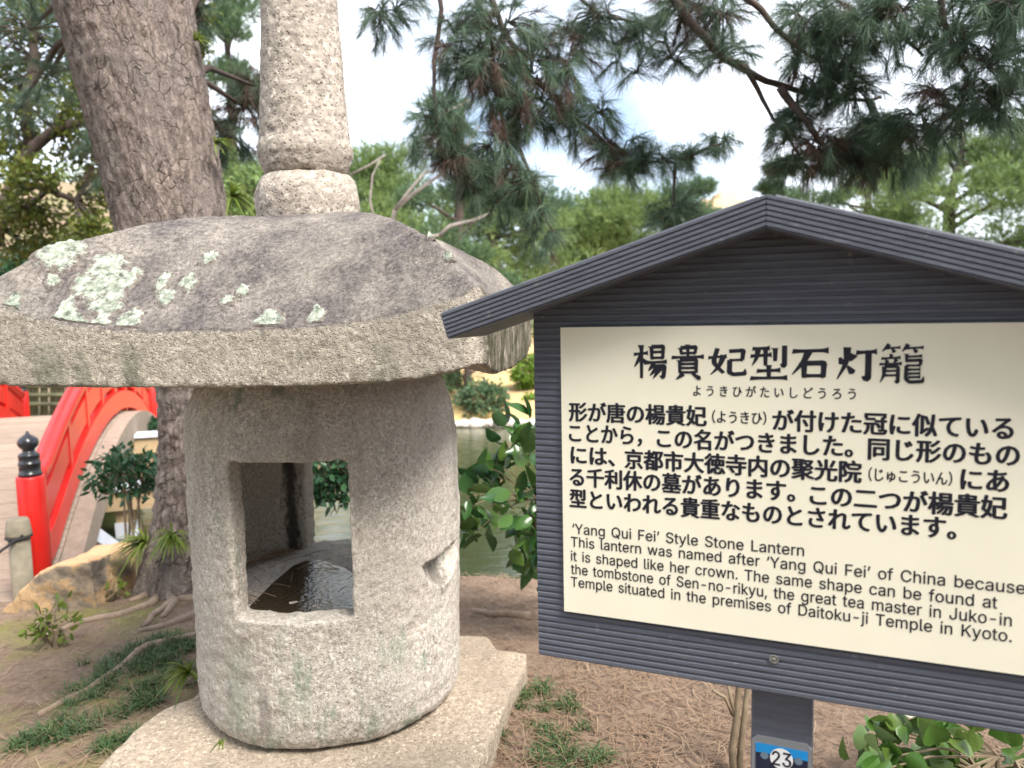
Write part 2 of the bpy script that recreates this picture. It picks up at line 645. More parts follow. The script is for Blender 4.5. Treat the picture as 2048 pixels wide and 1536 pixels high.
def mk_wood(name, a, b, sc=(1, 1, 1)):
    t = NT(name)
    v = t.coord('Object', sc)
    rnd = t.node('ShaderNodeNewGeometry').outputs['Random Per Island']
    n = t.noise(v, 14, 5, .65)
    c = t.mix(t.ramp(n, [(.3, 0.0), (.7, 1.0)]), a, b)
    c = t.mix(t.math('MULTIPLY', rnd, .35), c, tuple(x * .5 for x in a))
    t.bump(n, .3, .006)
    return t.done(c, .8, .25)


M['deck'] = mk_wood('weathered deck planks', (.25, .19, .145), (.37, .30, .235), (.5, 3, 3))
M['stringer'] = mk_wood('grey brown stringer', (.24, .19, .15), (.36, .29, .23))
M['pier'] = mk_wood('tan pier timber', (.36, .25, .14), (.48, .36, .22))
M['flash'] = plain('pale metal flashing', (.58, .60, .66), .45, .08, 6)
M['post_wood'] = plain('weathered post', (.20, .175, .13), .9, .3, 12, .5)
M['rope'] = plain('black rope', (.02, .02, .022), .8, .2, 30)
M['bamboo'] = plain('old bamboo', (.16, .15, .08), .7, .4, 5)
M['wall_far'] = plain('tan render', (.62, .47, .30), .8, .06, 2)
M['glass_far'] = plain('window glass', (.10, .13, .18), .15, .1)
M['shore'] = plain('pale shore stone', (.45, .40, .35), .9, .3, 5, .6)
M['shoot'] = plain('grey stem', (.22, .17, .11), .9, .3, 20, .3)


def mk_ground():
    t = NT('earth')
    v = t.coord()
    x, y, z = t.sep(v)
    n1 = t.noise(v, 1.6, 6, .62)
    n2 = t.noise(v, 9, 6, .7)
    n3 = t.noise(v, 55, 4, .7)
    c = t.mix(t.ramp(n2, [(.3, 0.0), (.7, 1.0)]), (.095, .066, .048), (.205, .145, .105))
    c = t.mix(t.ramp(n3, [(.35, 0.0), (.68, .6)]), c, (.28, .20, .145))
    left = t.ramp(x, [(.0, 1.0), (.001, 1.0)])
    lm = t.node('ShaderNodeMapRange')
    t.l.new(x, lm.inputs['Value'])
    lm.inputs['From Min'].default_value = -.5
    lm.inputs['From Max'].default_value = -1.3
    moss = t.math('MULTIPLY', t.ramp(n1, [(.46, 0.0), (.58, 1.0)]), t.ramp(n2, [(.32, 0.0), (.55, .85)]))
    moss = t.math('MULTIPLY', moss, lm.outputs[0])
    c = t.mix(moss, c, (.165, .165, .045))
    far = t.node('ShaderNodeMapRange')
    t.l.new(y, far.inputs['Value'])
    far.inputs['From Min'].default_value = 8.0
    far.inputs['From Max'].default_value = 9.0
    dry = t.mix(t.ramp(t.noise(v, .8, 5, .6), [(.40, 0.0), (.58, 1.0)]), (.58, .43, .19), (.40, .27, .15))
    hl = t.node('ShaderNodeMapRange')
    t.l.new(x, hl.inputs['Value'])
    hl.inputs['From Min'].default_value = -3.0
    hl.inputs['From Max'].default_value = -6.0
    dry = t.mix(hl.outputs[0], dry, t.mix(t.ramp(n1, [(.4, 0.0), (.6, 1.0)]), (.27, .19, .135), (.17, .16, .08)))
    c = t.mix(far.outputs[0], c, dry)
    b = t.bump(n3, .6, .015)
    t.bump(n2, .5, .05, b)
    return t.done(c, .95, .15)


def mk_water(name, col, scale=(1, 1, 1), s=6, strength=.12, rough=.03):
    t = NT(name)
    v = t.coord('Object', scale)
    t.bump(t.noise(v, s, 4, .6, dist=.4), strength, .05)
    return t.done(col, rough, .5, IOR=1.65)


# ------------------------------------------------------------------ ground and pond
SHORE = [(-30, 12), (-8, 7.4), (-5, 6.6), (-4, 6.3), (-3, 5.7), (-2.4, 5.0), (-1.6, 4.35), (-.9, 4.1), (0, 3.95), (1, 4.1), (3, 4.5), (8, 5.5), (30, 8)]
FARSH = [(-40, 8.5), (-14, 9.6), (-8, 10.4), (-5.3, 10.2), (-3.8, 11.3), (-2, 12.4), (0, 12.3), (2, 12.1), (8, 13), (30, 18)]
WATER_Z = -.50


def gz(x, y):
    ys = lerp_table(SHORE, x) + .12 * noise.noise(Vector((x * 1.3, 0, 3)))
    yf = lerp_table(FARSH, x) + .25 * noise.noise(Vector((x * .8, 0, 9)))
    n = .05 * noise.noise(Vector((x * 1.1, y * 1.1, 0))) + .018 * noise.noise(Vector((x * 4, y * 4, 2))) + .007 * noise.noise(Vector((x * 13, y * 13, 5)))
    left = -.50 * sstep(3.5, 4.15, y) * sstep(1.62, 2.1, -x)
    # a low rise under the lantern
    rise = .05 * math.exp(-((x + .6) ** 2 + (y - 2.4) ** 2) / .9)
    near = n + left + rise
    near -= .75 * sstep(ys - .30, ys + .55, y)
    if y > (ys + yf) / 2:
        u = y - yf
        far = -.85 + .55 * sstep(-.5, .25, u)
        if u > 0:
            far += min(1.4, u * .17) + .10 * noise.noise(Vector((x * .5, y * .5, 1)))
            far += 3.6 * sstep(1, 13, u) * sstep(2.5, 10, -x)
            far += 1.0 * sstep(4, 20, u)
        return far
    return near


def build_ground():
    def axis(a, b, st, lo, hi, g):
        xs = list(np.arange(a, b, st))
        s, x = st, xs[0]
        pre = []
        while x > lo:
            s *= g
            x -= s
            pre.append(x)
        s, x = st, xs[-1]
        post = []
        while x < hi:
            s *= g
            x += s
            post.append(x)
        return pre[::-1] + xs + post
    xs = axis(-4.2, 3.2, .045, -320, 320, 1.09)
    ys = axis(1.0, 6.2, .045, -60, 600, 1.05)
    nx = len(xs)
    vs = [(x, y, gz(x, y)) for y in ys for x in xs]
    fs = [(j * nx + i, j * nx + i + 1, (j + 1) * nx + i + 1, (j + 1) * nx + i) for j in range(len(ys) - 1) for i in range(nx - 1)]
    m = MB()
    m.v, m.f = vs, fs
    o = m.build('ground', mk_ground(), smooth=True)
    tag(o, 'brown earth bank with fallen needles, sloping down to the pond', 'ground', kind='structure')
    w = MB()
    w.add([(-60, 3.4, WATER_Z), (60, 3.4, WATER_Z), (60, 30, WATER_Z), (-60, 30, WATER_Z)], [(0, 1, 2, 3)])
    o = w.build('pond', mk_water('pond water', (.040, .048, .018), (1, 2.4, 1), 5, .16, .02))
    tag(o, 'murky green pond water reflecting trees and white sky', 'pond', kind='structure')


build_ground()


# ------------------------------------------------------------------ stone lantern
def L2W(u, v, z):
    p = LROT @ Vector((u, v, 0))
    return Vector((LX + p.x, LY + p.y, z))


ROOF_PROF = [(0, .324), (.2, .321), (.3, .312), (.45, .286), (.6, .232), (.75, .152), (.9, .058), (1, 0)]
RIDGE = [(0, 0), (.3, .004), (.45, .014), (.6, .036), (.75, .066), (.86, .074), (.94, .088), (1, .098)]


def smooth_prof(m):
    a = [lerp_table(ROOF_PROF, min(1, max(0, m + d))) for d in (-.06, -.03, 0, .03, .06)] if m < .94 else [lerp_table(ROOF_PROF, m)]
    return sum(a) / len(a)


def roof_z(u, v):
    """height of the roof's upper surface over lantern-local u, v"""
    m = max(abs(u), abs(v)) / HALF
    c = min(abs(u), abs(v)) / max(1e-6, max(abs(u), abs(v)))
    z = Z_ET + smooth_prof(min(1, m)) + lerp_table(RIDGE, m) * c ** 3 - .014 * u / HALF * c ** 4 * m ** 6
    # the scrolled knob on each corner ridge
    du, dv = abs(u) - .815 * HALF, abs(v) - .815 * HALF
    z += .012 * math.exp(-((du + dv) ** 2 / .006 + (du - dv) ** 2 / .0035))
    return z


def build_lantern():
    root = empty('stone_lantern', (LX, LY, Z_BASE))
    tag(root, 'big weathered granite lantern with hollow round body and lichen-spotted square roof, beside the sign', 'stone lantern')
    # roof
    per = []
    K = 44
    ch = .062
    def side(a, b, k):
        return [(a[0] + (b[0] - a[0]) * i / k, a[1] + (b[1] - a[1]) * i / k) for i in range(k)]
    c1 = [(1 - ch, -1), (1, -1 + ch), (1, 1 - ch), (1 - ch, 1), (-1 + ch, 1), (-1, 1 - ch), (-1, -1 + ch), (-1 + ch, -1)]
    for i in range(8):
        per += side(c1[i], c1[(i + 1) % 8], 3 if i % 2 == 0 else K)
    n = len(per)
    vs, fs = [], []
    def ring(ms, zf):
        for (u, v) in per:
            uu, vv = u * ms * HALF, v * ms * HALF
            p = L2W(uu, vv, 0)
            vs.append((p.x, p.y, zf(uu, vv)))
    def under(u, v):
        m = max(abs(u), abs(v)) / HALF
        c = min(abs(u), abs(v)) / max(1e-6, max(abs(u), abs(v)))
        return Z_EB + (.032 + .018 * u / HALF) * c ** 4 * m ** 3 + (.012 if m < .9 else 0)
    levels = [('b', x) for x in (.05, .4, .7, .88, .96, .988, .998)] + [('t', x) for x in (1.0, .985, .96, .93, .9, .86, .82, .78, .74, .7, .65, .6, .55, .5, .45, .4, .35, .3, .25, .2, .1, .03)]
    for kind, ms in levels:
        ring(ms, under if kind == 'b' else roof_z)
    nl = len(levels)
    for i in range(nl - 1):
        for k in range(n):
            fs.append((i * n + k, i * n + (k + 1) % n, (i + 1) * n + (k + 1) % n, (i + 1) * n + k))
    fs.append(tuple(reversed(range(n))))
    fs.append(tuple((nl - 1) * n + k for k in range(n)))
    m = MB()
    m.v, m.f = vs, fs
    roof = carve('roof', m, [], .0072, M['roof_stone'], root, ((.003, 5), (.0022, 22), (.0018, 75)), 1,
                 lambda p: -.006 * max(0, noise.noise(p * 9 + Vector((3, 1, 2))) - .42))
    # lichen: thin crusts lying on the roof, each with a lobed outline
    def lichen(px, py, rw, rh, seed):
        rr = random.Random(seed)
        # foot of the view ray on the roof surface
        v = ray(px, py)
        t = None
        for i in range(1400):
            tt = 1.5 + i * .001
            q = EYE + v * (tt / v.y)
            l = LROT.transposed() @ Vector((q.x - LX, q.y - LY, 0))
            if max(abs(l.x), abs(l.y)) < HALF * .995 and q.z <= roof_z(l.x, l.y):
                t = l
                break
        if t is None:
            return
        a0 = rr.uniform(0, 6)
        N, K2 = 48, 9
        vs, fs, rim = [], [], []
        dz = lambda u, v_: roof_z(max(-HALF * .99, min(HALF * .99, u)), max(-HALF * .99, min(HALF * .99, v_)))
        for j in range(K2 + 1):
            for k in range(N):
                a = 2 * math.pi * k / N
                ca, sa = math.cos(a), math.sin(a)
                r = .92 + .42 * noise.noise(Vector((ca * 1.3 + seed * 3, sa * 1.3, a0))) + .22 * noise.noise(Vector((ca * 3.5, sa * 3.5 + seed, a0)))
                r = max(.4, r)
                f = j / K2
                u = t.x + r * ca * rw * f
                v_ = t.y + r * sa * rh * f
                u = max(-HALF * .992, min(HALF * .992, u))
                v_ = max(-HALF * .992, min(HALF * .992, v_))
                hgt = .0045 * (1 - f ** 4) * (.7 + .8 * noise.noise(Vector((u * 70, v_ * 70, seed)))) + .0035 - .0065 * (f ** 8)
                rim.append(f)
                p = L2W(u, v_, dz(u, v_) + hgt)
                vs.append(p)
        for j in range(K2):
            for k in range(N):
                fs.append((j * N + k, j * N + (k + 1) % N, (j + 1) * N + (k + 1) % N, (j + 1) * N + k))
        mb = MB().add(vs, fs)
        lo = mb.build('lichen_patch', M['lichen'], roof, True)
        at_ = lo.data.attributes.new('rim', 'FLOAT', 'POINT')
        at_.data.foreach_set('value', rim)
    S = 1.0 / FPX * 1.9
    for i, (px, py, w, h) in enumerate([(115, 512, 52, 32), (140, 500, 40, 22), (215, 540, 44, 40), (190, 575, 56, 34), (225, 582, 40, 42), (212, 618, 40, 26),
                                       (258, 560, 21, 22), (326, 568, 19, 24), (334, 597, 27, 20), (378, 566, 23, 20), (418, 518, 22, 18),
                                       (487, 581, 18, 11), (455, 603, 16, 12), (105, 565, 20, 14), (24, 613, 27, 22), (128, 628, 24, 18), (148, 643, 38, 9),
                                       (200, 650, 22, 6), (260, 644, 32, 12), (538, 644, 32, 11), (635, 634, 26, 10), (900, 512, 16, 8), (832, 452, 10, 8), (862, 472, 12, 8)]):
        lichen(px, py, w * S * 1.02, h * S * (2.3 if py > 625 else 1.25), 40 + i)

    # spire: neck bulge, groove, tapering shaft
    z_top = Z_ET + .322
    fb = MB().lathe([(.150, z_top - .03), (.153, z_top + .012), (.156, z_top + .045), (.152, z_top + .085), (.140, z_top + .112), (.128, z_top + .125), (.118, z_top + .130)], (LX, LY, 0), 64)
    carve('finial_base', fb, [], .006, M['spire_stone'], root, ((.006, 14), (.0025, 60), (.0012, 140)), 1)
    zb = z_top + .126
    prof = [(.115, zb), (.124, zb + .012), (.132, zb + .030), (.137, zb + .052), (.140, zb + .058), (.141, zb + .085), (.137, zb + .094), (.134, zb + .10)]
    for i in range(1, 26):
        f = i / 25
        prof.append((.134 - .048 * f ** .9, zb + .10 + f * .95))
    prof += [(.070, zb + 1.08), (.04, zb + 1.11), (.01, zb + 1.12)]
    carve('finial', MB().lathe(prof, (LX, LY, 0), 64), [], .0065, M['spire_stone'], root,
          ((.004, 9), (.0025, 60), (.0015, 130)), 1, lambda p: -.011 * max(0, noise.noise(p * 46 + Vector((9, 2, 4))) - .30))

    # hollow body
    zt = Z_EB + .010
    b0 = Z_BASE
    prof = [(.30, b0), (.355, b0 + .004), (.385, b0 + .020), (.399, b0 + .05), (.404, b0 + .10), (.404, b0 + .30), (.410, b0 + .55)]
    H = zt - b0
    prof += [(.411, b0 + H - .27), (.408, b0 + H - .20), (.400, b0 + H - .145), (.388, b0 + H - .10), (.372, b0 + H - .06), (.352, b0 + H - .025), (.335, b0 + H)]
    solid = MB().lathe(prof, (LX + .024, LY, 0), 96)
    zwb, zwt = at(580, 1246, 1.98).z, at(570, 925, 1.98).z
    inv = LROT.transposed()
    def loc(px, py, Y):
        q = at(px, py, Y)
        return inv @ Vector((q.x - LX, q.y - LY, 0))
    ul, ur = loc(457, 1080, 1.99).x, loc(694, 1080, 1.98).x
    def boxcut(u0, u1, v0, v1, z0, z1):
        c = L2W((u0 + u1) / 2, (v0 + v1) / 2, (z0 + z1) / 2)
        return MB().box(c, (u1 - u0, v1 - v0, z1 - z0), LROT)
    chamber = MB().lathe([(.322, zwb - .007), (.328, zwb + .004), (.328, zwt + .03), (.25, zwt + .08)], (LX, LY, 0), 64)
    front = boxcut(ul, ur, -.6, -.10, zwb, zwt)
    back = boxcut(-.162, .17, .10, .6, zwb - .01, zwt + .01)
    side_win = boxcut(-.6, -.15, -.22, .10, zwb + .06, zwt)  # unseen left opening, enlarged to let more light into the chamber
    # scooped hollow on the right flank
    vv = ray(886, 1112)
    tq = next(k * .002 for k in range(600, 1500) if ((EYE + vv * (k * .002 / vv.y)).xy - Vector((LX + .024, LY))).length < .409)
    q = EYE + vv * (tq / vv.y)
    scoop = MB()
    for i in range(13):
        pass
    bm = bmesh.new()
    bmesh.ops.create_uvsphere(bm, u_segments=32, v_segments=20, radius=1)
    nq = Vector((q.x - LX - .024, q.y - LY, 0)).normalized()
    tq_ = Vector((-nq.y, nq.x, 0))
    sv = [nq * v.co.x * .066 + tq_ * v.co.y * .125 + Vector((0, 0, v.co.z * .105)) + q + nq * .004 + tq_ * .02 + Vector((0, 0, .010)) for v in bm.verts]
    bm.verts.index_update()
    scoop.add(sv, [tuple(v.index for v in f.verts) for f in bm.faces])
    bm.free()
    topcut = MB().box((q.x, q.y, q.z + .060), (.5, .5, .10), Matrix.Rotation(-.10, 3, 'Y'))
    # flat upper lip: the hollow is cut off level along its top
    sc = bpy.data.objects.new('t1', scoop.mesh('t1'))
    tc = bpy.data.objects.new('t2', topcut.mesh('t2'))
    COL.objects.link(sc); COL.objects.link(tc)
    mm = sc.modifiers.new('b', 'BOOLEAN'); mm.operation = 'DIFFERENCE'; mm.object = tc
    me = bpy.data.meshes.new_from_object(sc.evaluated_get(bpy.context.evaluated_depsgraph_get()))
    scoop2 = MB()
    scoop2.v = [tuple(v.co) for v in me.vertices]
    scoop2.f = [tuple(p.vertices) for p in me.polygons]
    bpy.data.objects.remove(sc); bpy.data.objects.remove(tc)
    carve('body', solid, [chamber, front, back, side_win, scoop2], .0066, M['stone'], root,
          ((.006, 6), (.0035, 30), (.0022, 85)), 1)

    # rainwater standing in the hollow
    w = MB()
    N = 40
    ringp = [onz(a, b, zwb - .003) for a, b in ((470, 1232), (500, 1212), (545, 1166), (585, 1132), (612, 1121), (645, 1120), (690, 1136), (722, 1158), (726, 1190), (712, 1218), (640, 1233), (540, 1236))]
    ringp.reverse()
    N = len(ringp)
    w.add(ringp, [tuple(range(N))])
    o = w.build('water', mk_water('rain water', (.030, .022, .012), (1, 1, 1), 60, .14, .02))
    tag(o, 'dark rippled puddle of rainwater inside the hollow lantern body', 'puddle', kind='structure')
    # fallen needles along the puddle's rim
    P = MB()
    rr = random.Random(5)
    for i in range(110):
        a = rr.uniform(2.2, 4.3) if i < 85 else rr.uniform(0, 6.3)
        r = rr.uniform(.28, .32) if i < 85 else rr.uniform(.05, .28)
        c = L2W(r * math.cos(a), -.02 + .86 * r * math.sin(a), zwb + rr.uniform(-.002, .016))
        d = Vector((-math.sin(a) + rr.uniform(-.6, .6), math.cos(a) + rr.uniform(-.6, .6), rr.uniform(-.08, .08))).normalized() * rr.uniform(.025, .06)
        P.tube([c - d, c + Vector((0, 0, .003)), c + d], .0011, 4)
    o = P.build('fallen_needles', M['litter'])
    tag(o, 'brown fallen pine needles lying in the lantern puddle', 'pine needles', kind='stuff')
    return zwb


ZWB = build_lantern()


def build_base():
    pts = [(60, 1680), (200, 1530), (265, 1470), (330, 1418), (392, 1392), (440, 1330), (520, 1285), (640, 1262), (760, 1258), (900, 1266), (975, 1271), (1000, 1302), (1052, 1306), (1050, 1335), (1022, 1385),
           (1000, 1440), (968, 1500), (940, 1560), (900, 1640), (700, 1760), (400, 1800), (150, 1760)]
    poly = [onz(x, y, Z_BASE + .002) for x, y in pts]
    poly = [(p.x, p.y) for p in reversed(poly)]
    m = MB().prism(poly, Z_BASE - .22, Z_BASE + .004)
    o = carve('footing_stone', m, [], .010, M['base_stone'], None, ((.014, 4), (.006, 14), (.002, 60)), 4)
    tag(o, 'flat irregular buff footing slab under the stone lantern', 'stone slab')


build_base()

# ------------------------------------------------------------------ information sign
YAW = R(23)
SE = Vector((math.cos(YAW), -math.sin(YAW), 0))
SN = Vector((-math.sin(YAW), -math.cos(YAW), 0))
SP0 = at(1121, 655, 1.30)


def sz(px, py, d=0.0):
    """sign-local (along, height) of a pixel on the plane d in front of the board"""
    v = ray(px, py)
    o = SP0 + SN * d
    t = SN.dot(o - EYE) / SN.dot(v)
    q = EYE + v * t - SP0
    return q.dot(SE), q.z + SP0.z


S_MID = sz(1533, 420, .07)[0]


def SW(s, z, d):
    q = SP0 + SE * s + SN * d
    return Vector((q.x, q.y, z))


# brushed title: each stroke is (weight, points) in a 100 x 100 box, y downwards; letters give the brush's way
TITLE = {
    0: 'h 4,30 44,26;v 25,4 25,97;p 24,34 4,66;d 27,42 42,57;v 54,8 55,43;t 54,9 88,8 86,42;h 56,24 85,23;h 55,40 86,39;h 43,53 98,50;p 62,54 45,77;k 58,65 92,62 88,93 77,90;p 71,66 49,90;p 82,65 58,98',
    1: 'v 28,11 31,28;t 28,11 74,9 71,26;h 31,26 72,25;v 50,2 50,36;h 3,38 97,35;v 26,45 26,81;t 26,45 75,43 75,80;h 28,56 73,55;h 28,67 73,66;h 27,79 74,78;p 37,82 15,99;d 62,82 88,97',
    2: 'c 24,5 12,54 40,88;p 40,28 29,66 5,95;h 1,37 48,31;t 54,15 91,12 88,44;h 56,45 89,43;k 56,44 55,86 66,92 94,89 96,72',
    3: 'h 8,12 52,10;h 3,33 57,29;p 21,12 19,36 6,60;v 41,11 41,59;v 66,10 66,47;k 90,3 90,60 79,55;h 20,75 80,72;v 50,58 50,95;h 3,96 98,93',
    4: 'h 5,14 96,11;p 45,14 33,46 3,86;v 34,50 34,95;t 34,51 85,49 83,93;h 35,89 84,88',
    5: 'd 9,34 17,53;p 44,25 34,45;p 27,5 26,48 3,96;d 28,58 43,79;h 50,20 98,17;k 78,19 78,94 62,87',
    6: 'p 22,1 6,20;h 17,11 46,9;d 28,12 34,22;p 63,1 50,20;h 59,11 96,9;d 74,12 82,22;d 24,25 28,33;h 6,37 47,34;d 15,39 19,48;p 39,38 32,48;h 2,51 50,49;p 12,57 11,80 3,98;k 12,57 42,56 42,96 34,92;h 14,68 41,67;h 14,79 41,78;v 60,25 60,40;h 60,32 93,30;t 57,42 91,40 89,53;h 60,54 90,53;k 60,54 59,87 67,95 95,93 98,80;h 65,64 90,63;h 65,74 90,73;h 65,83 90,82',
}


def brush_strokes(mb, code, s0, s1, z0, z1, d, wt):
    """one character into mb, box (s0..s1, z0..z1) on the sign"""
    sx, sy = (s1 - s0) / 100, (z1 - z0) / 100
    for si, st in enumerate(code.split(';')):
        kind, *pp = st.split()
        pts = [tuple(float(x) for x in q.split(',')) for q in pp]
        path = []
        for a, b in zip(pts, pts[1:]):
            for i in range(8):
                f = i / 8
                path.append((a[0] + (b[0] - a[0]) * f, a[1] + (b[1] - a[1]) * f))
        path.append(pts[-1])
        if kind in 'pckd' and len(pts) >= 3 and kind != 'k' or kind == 'p':
            for _ in range(6):
                path = [path[0]] + [((path[i - 1][0] + 2 * path[i][0] + path[i + 1][0]) / 4, (path[i - 1][1] + 2 * path[i][1] + path[i + 1][1]) / 4) for i in range(1, len(path) - 1)] + [path[-1]]
        else:
            for _ in range(1):
                path = [path[0]] + [((path[i - 1][0] + 2 * path[i][0] + path[i + 1][0]) / 4, (path[i - 1][1] + 2 * path[i][1] + path[i + 1][1]) / 4) for i in range(1, len(path) - 1)] + [path[-1]]
        n = len(path)
        L, Rr = [], []
        for i, p in enumerate(path):
            q0, q1 = path[max(0, i - 1)], path[min(n - 1, i + 1)]
            dx, dy = q1[0] - q0[0], q1[1] - q0[1]
            l = math.hypot(dx, dy) or 1
            nx, ny = -dy / l, dx / l
            f = i / (n - 1)
            if kind == 'h':
                w = .62 + .28 * math.exp(-(f / .12) ** 2) + .55 * math.exp(-((1 - f) / .10) ** 2)
            elif kind == 'v':
                w = .95 + .30 * math.exp(-(f / .08) ** 2) - .20 * f
            elif kind == 'p':
                w = 1.15 * (1 - f) ** .7 + .12
            elif kind == 'd':
                w = .45 + 1.0 * f if f < .8 else 1.25 * (1 - (f - .8) / .2) + .2
            elif kind == 'k':
                w = 1.0 if f < .72 else 1.1 * (1 - (f - .72) / .28) + .08
            else:
                w = .95 + .2 * math.exp(-((f - .5) / .1) ** 2) - .15 * f
            w *= wt
            # slanted brush entry
            sh = (-.25 * w if (i == 0 and kind in 'hv') else 0)
            L.append((p[0] + nx * w / 2 + sh, p[1] + ny * w / 2))
            Rr.append((p[0] - nx * w / 2, p[1] - ny * w / 2))
        dd = d + si * .00003
        vs = [SW(s0 + x * sx, z1 - y * sy, dd) for x, y in L] + [SW(s0 + x * sx, z1 - y * sy, dd) for x, y in Rr]
        fs = [(i, i + 1, n + i + 1, n + i) for i in range(n - 1)]
        mb.add(vs, fs)


